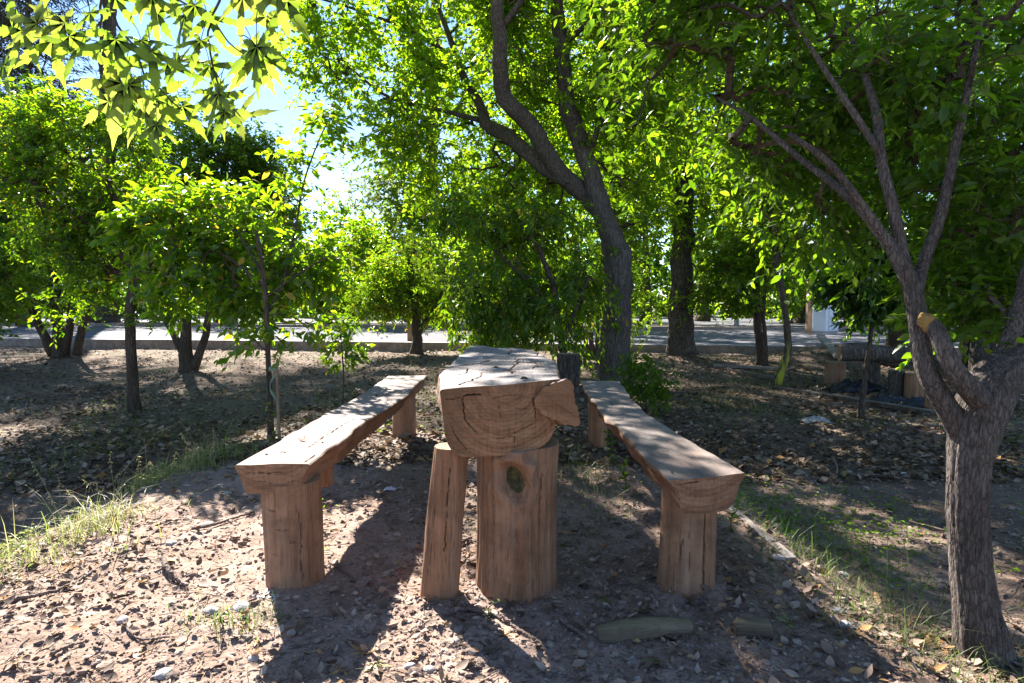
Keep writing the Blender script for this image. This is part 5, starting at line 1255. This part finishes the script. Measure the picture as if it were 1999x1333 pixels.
for i, (px, py, s, m_, cu, lb) in enumerate([
        (720, 1276, .075, 'dry_leaf', 1.1, 'large curled tan leaf in the bench shadow near the bottom edge'), (735, 1302, .060, 'green_leaf', .4, 'flat olive leaf right below the large curled leaf'),
        (155, 1103, .060, 'dry_leaf', 1.2, 'red-brown curled leaf on the weedy side of the mound'), (430, 1215, .055, 'dry_leaf', .9, 'orange dry leaf among grass before the pale bench leg'),
        (470, 1228, .050, 'dry_leaf', 1.1, 'brown dry leaf next to the orange one'), (512, 1172, .045, 'pale_leaf', .8, 'white curled leaf at the foot of the pale bench leg'),
        (540, 1172, .038, 'pale_leaf', .2, 'round whitish leaf leaning on the pale bench leg'), (915, 1076, .045, 'dry_leaf', 1.0, 'brown leaf seen between the post and the stump'),
        (985, 1242, .060, 'dry_leaf', 1.1, 'crumpled brown leaf beside the crooked stick'), (25, 1303, .05, 'dry_leaf', .9, 'dry leaf in the sunny bottom corner'),
        (1812, 1250, .075, 'dry_leaf', .7, 'pale upright leaf near the near tree foot'), (1835, 1268, .065, 'dry_leaf', .9, 'tan leaf behind the pale upright leaf'),
        (1545, 1212, .055, 'green_leaf', .8, 'yellowish leaf in shade beside the wooden block'), (905, 1290, .045, 'dry_leaf', .8, 'small dry leaf on the sunlit gravel wedge'),
        (670, 1310, .045, 'dry_leaf', .7, 'yellow-brown leaf in the shadow by the bottom edge'), (275, 1140, .035, 'dry_leaf', .8, 'small orange leaf on the sunlit mound'),
        (585, 1010, .04, 'dry_leaf', .9, 'dry leaf behind the pale bench leg'), (710, 975, .045, 'dry_leaf', .9, 'reddish leaf in the sun under the pale bench'),
        (735, 940, .04, 'dry_leaf', .8, 'orange leaf near the far end of the sun patch'), (1180, 1168, .04, 'green_leaf', .5, 'greenish leaf beside the stump foot'),
        (1105, 1062, .04, 'green_leaf', .5, 'pale green leaf in the shade between stump and striped bench'), (1455, 1110, .045, 'dry_leaf', .8, 'brown leaf in the deep shade of the striped bench'),
        (1290, 1290, .05, 'green_leaf', .6, 'olive leaf on the ground below the buried log'), (1660, 1240, .045, 'dry_leaf', .8, 'dry leaf in the sunlit gravel strip'),
        (450, 935, .05, 'dry_leaf', 1.0, 'orange leaf just beside the bench corner'), (810, 1290, .03, 'dry_leaf', .6, 'little yellow leaf on the gravel wedge'), (1130, 1310, .04, 'dry_leaf', .7, 'reddish leaf at the bottom edge of the gravel wedge'),
        (640, 985, .04, 'dry_leaf', .7, 'tan leaf under the branch peg'), (1245, 1225, .035, 'green_leaf', .5, 'small leaf lying on the shade beyond the buried log')]):
    ground_leaf(px, py, s, m_, lb, 500 + i, cu)
ground_leaf(593, 860, .032, 'dry_leaf', 'tiny curled brown leaf lying on the pale bench seat', 560, 1.4, .5, z=.497)
for i, (px, py, w, z, lb) in enumerate([(520, 887, .018, .493, 'dark speck of bark by the front of the pale bench'), (556, 884, .020, .493, 'second dark bark bit on the front of the pale bench'), (630, 864, .022, .493, 'dark bark chip near the middle of the pale bench'), (735, 772, .03, .493, 'dark chip towards the far end of the pale bench'),
                                        (1312, 922, .022, .463, 'cluster of bark crumbs at the front of the striped bench'), (1372, 872, .025, .463, 'bark crumb on the edge of the striped bench'), (967, 718, .035, .80, 'dark bark bit on the table top'), (1024, 739, .04, .812, 'dark splinter heap at the front of the table top')]):
    x, y = plane_pt(px, py, z); mb = MB(); r = np.random.default_rng(900 + i)
    V = np.array([[-.5, -.15, 0], [.1, -.25, 0], [.5, .05, 0], [.05, .25, 0], [-.2, .05, .28], [.2, 0, .22]]) * w * r.uniform(.8, 1.2, (6, 3))
    mb.add(V, [[0, 1, 4], [1, 5, 4], [1, 2, 5], [2, 3, 5], [3, 4, 5], [3, 0, 4]])
    o_ = mb.build('bark_chip', M['twig'], None); o_.location = (x, y, z - .001); o_.rotation_euler.z = r.uniform(0, 6); tag(o_, lb, 'bark chip', 'bark chips on the wood')
def rock_verts(rng, n=1):
    t = (1 + 5 ** .5) / 2
    v = np.array([[-1, t, 0], [1, t, 0], [-1, -t, 0], [1, -t, 0], [0, -1, t], [0, 1, t], [0, -1, -t], [0, 1, -t], [t, 0, -1], [t, 0, 1], [-t, 0, -1], [-t, 0, 1]]) / 1.902
    return v
ICO = np.array([[0,11,5],[0,5,1],[0,1,7],[0,7,10],[0,10,11],[1,5,9],[5,11,4],[11,10,2],[10,7,6],[7,1,8],[3,9,4],[3,4,2],[3,2,6],[3,6,8],[3,8,9],[4,9,5],[2,4,11],[6,2,10],[8,6,7],[9,8,1]])
def stone(px, py, r, label, seed, mat='stone'):
    rng = np.random.default_rng(seed); g = gp(px, py)
    n1, n2 = 12, 20; ph = np.linspace(0, np.pi, n1)[:, None]; th = np.linspace(0, 2 * np.pi, n2, endpoint=False)[None]
    X, Y, Z = np.sin(ph) * np.cos(th), np.sin(ph) * np.sin(th), np.cos(ph) + 0 * th
    k = 1 + .35 * fbm(X * 1.3, Y * 1.3, Z * 1.3, 3, seed)
    V = np.stack([X * k * r * 1.2, Y * k * r, Z * k * r * .6], -1).reshape(-1, 3)
    mb = MB(); mb.add(V, grid_faces(n1, n2, True)); o_ = mb.build('stone', M[mat], None, True); o_.location = (g.x, g.y, g.z + r * .2); o_.rotation_euler.z = rng.uniform(0, 6)
    return tag(o_, label, 'stone', 'single stones')
for i, (px, py, r, lb) in enumerate([(444, 962, .022, 'egg-sized white stone behind the bench corner'), (335, 1064, .024, 'brown flat stone on the mound crest'), (405, 1022, .026, 'pale flat stone near the long bare stick'), (472, 1190, .030, 'rough pale stone near the white curled leaf'),
                                     (412, 1198, .026, 'whitish stone in front of the grass tuft'), (1520, 1094, .022, 'rounded stone at the end of the edging plank'), (1636, 1186, .020, 'round grey pebble in the gravel strip'), (1652, 1222, .024, 'white chunky stone in the gravel strip'),
                                     (838, 1306, .016, 'white pebble on the gravel wedge'), (800, 1302, .016, 'bluish pebble left of the white pebble'), (892, 1250, .012, 'small pale pebble in the sun wedge'), (1645, 1130, .022, 'tan stone where the gravel meets the grass'),
                                     (495, 1290, .018, 'pale pebble near the sunny bottom edge'), (240, 1215, .018, 'light stone on the sunlit slope'), (1765, 930, .03, 'pale stone beside the bare branch piece'), (320, 1318, .022, 'rounded stone at the very bottom of the sunny ground')]):
    stone(px, py, r, lb, 700 + i)
crumple('wrapper', 762, 958, .035, .022, .012, M['wrapper'], 'small crumpled lilac wrapper in the sun under the bench', 'wrapper', 9)

# ------------------------------------------------------------------ uncountable cover: gravel, litter, twigs, grass
def scatter(n, rng, dmin, dmax, power=1.0, wide=.95):
    """ground points in front of the camera, thinning out with distance"""
    u_ = rng.random(n); d = (dmin ** (1 - power) + u_ * (dmax ** (1 - power) - dmin ** (1 - power))) ** (1 / (1 - power)) if power != 1 else dmin * (dmax / dmin) ** u_
    x = rng.uniform(-wide, wide, n) * d
    k = d < KERB(x) - .15
    return x[k], d[k]
rng = np.random.default_rng(2024)
def clear_of_posts(x, y):
    k = np.ones(len(x), bool)
    for cx, cyy, r in ((-.87, 2.455, .12), (.03, 2.47, .175), (-.27, 2.37, .08), (.702, 2.46, .12)): k &= np.hypot(x - cx, y - cyy) > r
    return k
x, y = scatter(44000, rng, 1.35, 7.0, 1.7)
k = clear_of_posts(x, y) & (rng.random(len(x)) < .15 + 1.2 * np.clip(vnoise(x * 1.3, y * 1.3, 0, 77) + .30 + .25 * (np.abs(x) < 1.4) - .25 * ((x < -.9) & (y > 1.9)), 0, 1)); x, y = x[k], y[k]
n = len(x); s = .0034 * np.exp(rng.normal(0, .5, n)) ; s = np.clip(s, .0018, .016) * (1 + .06 * y)
OCT = np.array([[1, 0, 0], [-1, 0, 0], [0, 1, 0], [0, -1, 0], [0, 0, 1], [0, 0, -1]], float)
OCF = np.array([[0, 2, 4], [2, 1, 4], [1, 3, 4], [3, 0, 4], [2, 0, 5], [1, 2, 5], [3, 1, 5], [0, 3, 5]])
def pebbles(x, y, s, base, faces):
    n = len(x); m = len(base)
    B = base[None] * rng.uniform(.65, 1.35, (n, m, 1)) * np.stack([s * 1.25, s, s * .7], -1)[:, None]
    a = rng.uniform(0, 6.28, n); ca, sa = np.cos(a)[:, None], np.sin(a)[:, None]
    V = np.stack([B[..., 0] * ca - B[..., 1] * sa + x[:, None], B[..., 0] * sa + B[..., 1] * ca + y[:, None], B[..., 2] + (hgt(x, y) + s * .25)[:, None]], -1)
    return V.reshape(-1, 3), (faces[None] + (np.arange(n) * m)[:, None, None]).reshape(-1, 3), np.repeat(rng.random(n), len(faces))
big = (s > .0055) & (y < 3.5)
V1, F1, r1 = pebbles(x[big], y[big], s[big], rock_verts(rng), ICO); V2, F2, r2 = pebbles(x[~big], y[~big], s[~big], OCT, OCF)
me = np_mesh('gravel', np.vstack([V1, V2]), np.vstack([F1, F2 + len(V1)]), False, {'rnd': ('FACE', np.concatenate([r1, r2]))})
tag(link_mesh('gravel', me, M['gravel']), 'small stones and clods strewn over the earth', kind='stuff')

x, y = scatter(64000, rng, 1.35, 13, 1.45)
k = clear_of_posts(x, y) & (rng.random(len(x)) < (.22 + 1.2 * np.clip(vnoise(x * 1.1, y * 1.1, 0, 33) + .30, 0, 1)) * np.where((x < -.6) & (x > -2.0) & (y < 4.2), .8, 1)); x, y = x[k], y[k]
n = len(x); ln = .0125 * np.exp(rng.normal(0, .75, n)) * (1 + .07 * y); ln = np.minimum(ln, .042 * (1 + .08 * y)); wd = ln * rng.uniform(.4, .8, n)
a = rng.uniform(0, 6.28, n); dirn = unit(np.stack([np.cos(a), np.sin(a), rng.normal(0, .14, n)], -1)); nr = unit(np.stack([rng.normal(0, .45, n), rng.normal(0, .45, n), np.ones(n)], -1))
pos = np.stack([x, y, hgt(x, y) + .005 + rng.random(n) * .006], -1)
nearby = (y < 2.7) & (ln > .011)
for sel, fine_, nm, lb in ((nearby, True, 'leaf_litter', 'dead leaf fragments scattered round the table legs'), (~nearby, False, 'leaf_crumbs', 'fine dead leaf crumbs strewn over the earth')):
    me = leaves_mesh(nm, pos[sel], dirn[sel], nr[sel], ln[sel], wd[sel], rng, fine_, -.35)
    tag(link_mesh(nm, me, M['litter']), lb, kind='stuff')

x, y = scatter(56000, rng, 4.2, 16, 1.0)
k = rng.random(len(x)) < .35 + 1.1 * np.clip(vnoise(x * .8, y * .8, 0, 35) + .35, 0, 1); x, y = x[k], y[k]
n = len(x); ln = np.clip(.045 * np.exp(rng.normal(0, .4, n)), .02, .10); wd = ln * rng.uniform(.45, .9, n)
a = rng.uniform(0, 6.28, n); dirn = unit(np.stack([np.cos(a), np.sin(a), rng.normal(0, .2, n)], -1)); nr = unit(np.stack([rng.normal(0, .4, n), rng.normal(0, .4, n), np.ones(n)], -1))
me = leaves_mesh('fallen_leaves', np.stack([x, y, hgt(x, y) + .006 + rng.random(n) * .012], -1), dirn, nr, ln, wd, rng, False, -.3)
tag(link_mesh('fallen_leaves', me, M['litter_shaded']), 'carpet of dead leaves on the ground towards the road', kind='stuff')

x, y = scatter(2600, rng, 1.35, 10, 1.3); k = clear_of_posts(x, y); x, y = x[k], y[k]
n = len(x); L = .05 * np.exp(rng.normal(0, .5, n)) * (1 + .08 * y); a = rng.uniform(0, 6.28, n); r = .0013 * (1 + .22 * y)
mb = MB(); z = hgt(x, y)
Vt = []; 
for e, f in ((-.5, 1.0), (0, .9), (.5, .5)):
    c_ = np.stack([x + np.cos(a) * L * e + (e == 0) * rng.normal(0, .004, n), y + np.sin(a) * L * e, z + .006 + .004 * rng.random(n)], -1)
    for q in range(3):
        an = q * 2.094; Vt.append(c_ + np.stack([-np.sin(a) * np.cos(an), np.cos(a) * np.cos(an), np.sin(an) + 0 * a], -1) * (r * f)[:, None])
V = np.stack(Vt, 1); b = (np.arange(n) * 9)[:, None]
F = np.concatenate([(b + np.array([i * 3 + q, i * 3 + (q + 1) % 3, i * 3 + 3 + (q + 1) % 3, i * 3 + 3 + q])) for i in range(2) for q in range(3)])
tag(link_mesh('twig_litter', np_mesh('twig_litter', V.reshape(-1, 3), F), M['stick']), 'small dead twigs scattered over the ground', kind='stuff')

def blades(name, X, Y, H, Wd, mat, label, lean=.5, seed=1, bias=0.0):
    rng = np.random.default_rng(seed); n = len(X)
    a = rng.uniform(0, 6.28, n); le = rng.uniform(.1, 1, n) * lean
    z = hgt(X, Y) - .005; rows = []
    dv = np.stack([np.cos(a), np.sin(a), 0 * a], -1); sv = np.stack([-np.sin(a), np.cos(a), 0 * a], -1)
    for f, w in ((0, 1.0), (.4, .85), (.75, .5)):
        c_ = np.stack([X, Y, z + H * f * (1 - .25 * le * f)], -1) + dv * (H * le * f * f)[:, None]
        rows += [c_ - sv * (Wd * w / 2)[:, None], c_ + sv * (Wd * w / 2)[:, None]]
    tip = np.stack([X, Y, z + H * (1 - .35 * le)], -1) + dv * (H * le)[:, None]
    V = np.stack(rows + [tip], 1); b = (np.arange(n) * 7)[:, None]
    Fq = np.concatenate([b + [0, 1, 3, 2], b + [2, 3, 5, 4]]); Ft = b + [4, 5, 6]
    r = np.clip(rng.random(n) + bias, 0, 1)
    me = np_mesh(name, V.reshape(-1, 3), [Fq, Ft], False, {'rnd': ('FACE', np.concatenate([r, r, r]))})
    return tag(link_mesh(name, me, mat), label, kind='stuff')
# patchy short grass
X, Y = scatter(190000, rng, 1.8, 13, 1.25)
den = vnoise(X * .8, Y * .8, 0, 91) + .5 * vnoise(X * 2.4, Y * 2.4, 0, 92)
want = np.clip((den - .10) * 2.0, 0, 1) * np.where(X > 1.2, 1.0, np.where(X < -2.1, .8, np.where(Y > 4.5, .6, .06)))
want = np.maximum(want, .9 * np.exp(-(((X - .48) / .16) ** 2 + ((Y - 4.0) / .7) ** 2))); want = np.maximum(want, .5 * np.exp(-(((X - 1.45) / .3) ** 2 + ((Y - 2.9) / .9) ** 2)))
want = np.maximum(want, .55 * np.exp(-(((X + .95) / .16) ** 2 + ((Y - 2.12) / .10) ** 2)))
k = (rng.random(len(X)) < want * .6) & clear_of_posts(X, Y); X, Y = X[k], Y[k]
n = len(X); H = .040 * np.exp(rng.normal(0, .6, n)) * np.where(X > 1.2, 1.25, 1.0) * (1 + .04 * Y)
blades('grass', X, Y, H, .0020 * (1 + .25 * Y), M['grass'], 'patchy short grass and sprouts in the shade', 1.5, 5, .0)
# the weedy edge of the mound
t = rng.random(8500); X = -2.12 + rng.normal(0, .26, len(t)) + .05 * np.sin(t * 17); Y = 2.2 + t * 2.4
k = rng.random(len(t)) < np.clip(.05 + 2.2 * vnoise(X * 3.0, Y * 3.0, 0, 12) + .8 * vnoise(X * 9, Y * 9, 0, 13), .01, 1); X, Y = X[k], Y[k]; n = len(X)
blades('weeds', X, Y, .085 * np.exp(rng.normal(0, .5, n)), np.full(n, .0042), M['weed'], 'yellow-green weeds along the edge of the sunlit mound', 1.4, 7, .15)
# ground-hugging leaves among the weeds and in the shade
def rosettes(name, X, Y, size, mat, label, seed, hmax=.05, rn=(0, 1)):
    rng = np.random.default_rng(seed); n = len(X); a = rng.uniform(0, 6.28, n)
    dirn = unit(np.stack([np.cos(a), np.sin(a), rng.uniform(-.2, .6, n)], -1)); nr = unit(np.stack([rng.normal(0, .4, n), rng.normal(0, .4, n), np.ones(n)], -1))
    me = leaves_mesh(name, np.stack([X, Y, hgt(X, Y) + rng.random(n) * hmax], -1), dirn, nr, size * rng.uniform(.6, 1.4, n), size * .5 * rng.uniform(.6, 1.3, n), rng)
    return tag(link_mesh(name, me, mat), label, kind='stuff')
t = rng.random(7000); X = -2.2 + rng.normal(0, .13, len(t)); Y = 2.1 + t * 2.6
k = rng.random(len(t)) < np.clip(.35 + 1.6 * vnoise(X * 3, Y * 3, 0, 14), .0, 1)
rosettes('weed_leaves', X[k], Y[k], .022, M['weed'], 'small weed leaves covering the edge of the mound', 8, .10)
X, Y = scatter(60000, rng, 2.0, 12, 1.2); den = vnoise(X * 1.1, Y * 1.1, 0, 191) + .4 * vnoise(X * 3, Y * 3, 0, 192)
k = (rng.random(len(X)) < np.clip((den - .12) * 2, 0, 1) * np.where(X > 1.2, .8, np.where(X < -2.2, .7, np.where(Y > 5, .5, .03)))); X, Y = X[k], Y[k]
rosettes('ground_cover', X, Y, .028, M['leaf_near'], 'low green sprouts between the litter', 9, .05)
# tall seeding grass stalks: each one can be picked out
WG = 'dry seeding grass stalks on the mound edge'
def stalk(px, py, tops, label, seed):
    g = gp(px, py); rr = np.random.default_rng(seed); mb = MB(); att = []
    for (tx, ty) in tops:
        tip = at(tx, ty, g.y + rr.uniform(-.05, .05)); mid = (Vector(g) + tip) / 2 + Vector((rr.uniform(-.02, .02), 0, .05))
        Q = catmull([list(g), list(mid), list(tip)], 14); V, F = tube(Q - np.array(g), np.linspace(.0022, .0010, 14), 4); mb.add(V, F); att += [.9] * len(F)
        for k in range(12):                                     # drooping seed head
            b = Q[-1 - k // 2] - np.array(g); dv = np.array([rr.normal(0, .6), rr.normal(0, .6), -.6]); dv = dv / np.linalg.norm(dv) * .022
            s_ = np.cross(dv, [.2, 1, .1]); s_ = s_ / np.linalg.norm(s_) * .0035
            mb.add([b, b + dv * .5 - s_, b + dv, b + dv * .5 + s_], [[0, 1, 2, 3]]); att += [1.0]
    o_ = mb.build('grass_stalk', M['weed'], None, False, None, {'rnd': ('FACE', np.array(att))}); o_.location = g
    return tag(o_, label, 'grass', WG)
for i, (px, py, tops, lb) in enumerate([(120, 1020, [(95, 960), (140, 975)], 'drooping grass stalk low on the mound edge'), (115, 1010, [(60, 900), (112, 930)], 'grass stalk leaning towards the dark hollow'), (225, 975, [(215, 880), (235, 920)], 'tall straight grass stalk on the mound edge'),
                                        (195, 990, [(160, 935), (180, 940)], 'grass stalk with two drooping heads'), (265, 965, [(268, 890), (290, 905)], 'slim stalk standing at the mound crest'), (300, 955, [(292, 900), (320, 920)], 'bushy seeding stalk near the crest'),
                                        (362, 925, [(355, 845), (372, 890)], 'tallest hooked grass stalk near the pale bench'), (350, 935, [(335, 905), (368, 915)], 'short seeding stalk beside the tallest one'), (330, 945, [(345, 880)], 'single fine stalk behind the crest'), (150, 1010, [(130, 955)], 'bent single stalk among the weeds')]):
    stalk(px, py, tops, lb, 950 + i)
# small leafy seedlings
SGp = 'leafy seedlings on the ground'
def seedling(px, py, h, n_, label, seed, mat='leaf_orange'):
    g = gp(px, py); rr = np.random.default_rng(seed)
    th_ = thing('seedling', g, label, 'seedling', SGp)
    Q = catmull([[0, 0, -.01], [rr.uniform(-.02, .02), 0, h * .5], [rr.uniform(-.04, .04), rr.uniform(-.03, .03), h]], 8)
    mb = MB(); add_tube(mb, Q, np.linspace(.003, .0015, 8), 5); mb.build('stem', M['twig'], th_)
    k = rr.integers(1, 8, n_); a = rr.uniform(0, 6.28, n_); dirn = unit(np.stack([np.cos(a), np.sin(a), rr.uniform(-.3, .7, n_)], -1))
    me = leaves_mesh('leaves', Q[k], dirn, unit(rr.normal(0, .4, (n_, 3)) + [0, 0, 1]), np.full(n_, .25 * h ** .6) * rr.uniform(.6, 1.2, n_) * .45, np.full(n_, .11 * h ** .6) * .45, rr, True)
    tag(link_mesh('leaves', me, M[mat], th_), kind='stuff')
for i, (px, py, h, n_, lb, m_) in enumerate([(438, 900, .16, 16, 'bright seedling beside the bench corner', 'leaf_orange'), (532, 868, .30, 26, 'leafy shoot at the foot of the staked sapling', 'leaf_orange'), (625, 1030, .14, 14, 'seedling behind the pale bench leg', 'leaf_orange'), (1195, 905, .26, 40, 'bushy sprout under the striped bench', 'leaf_near'), (1225, 960, .20, 34, 'grassy sprout in the shade beside the striped bench', 'leaf_near'),
                                             (620, 775, .14, 12, 'light seedling behind the middle of the pale bench', 'leaf_orange'), (430, 775, .16, 14, 'seedling in the dappled shade behind the staked sapling', 'leaf_orange'), (895, 1190, .06, 8, 'tiny sprout between post and stump', 'leaf_orange'), (960, 1205, .07, 8, 'tiny sprout before the stump', 'leaf_orange'), (1540, 1040, .10, 14, 'broad-leaved sprout beside the edging plank', 'leaf_near'),
                                             (440, 1230, .05, 14, 'small sprout on the sunlit gravel', 'leaf_orange'), (1120, 745, .25, 30, 'leafy sprig by the dark bark stump', 'leaf_orange'), (1430, 1290 - 250, .12, 16, 'sprout at the shaded plank end', 'leaf_near')]):
    seedling(px, py, h, n_, lb, 1000 + i, m_)
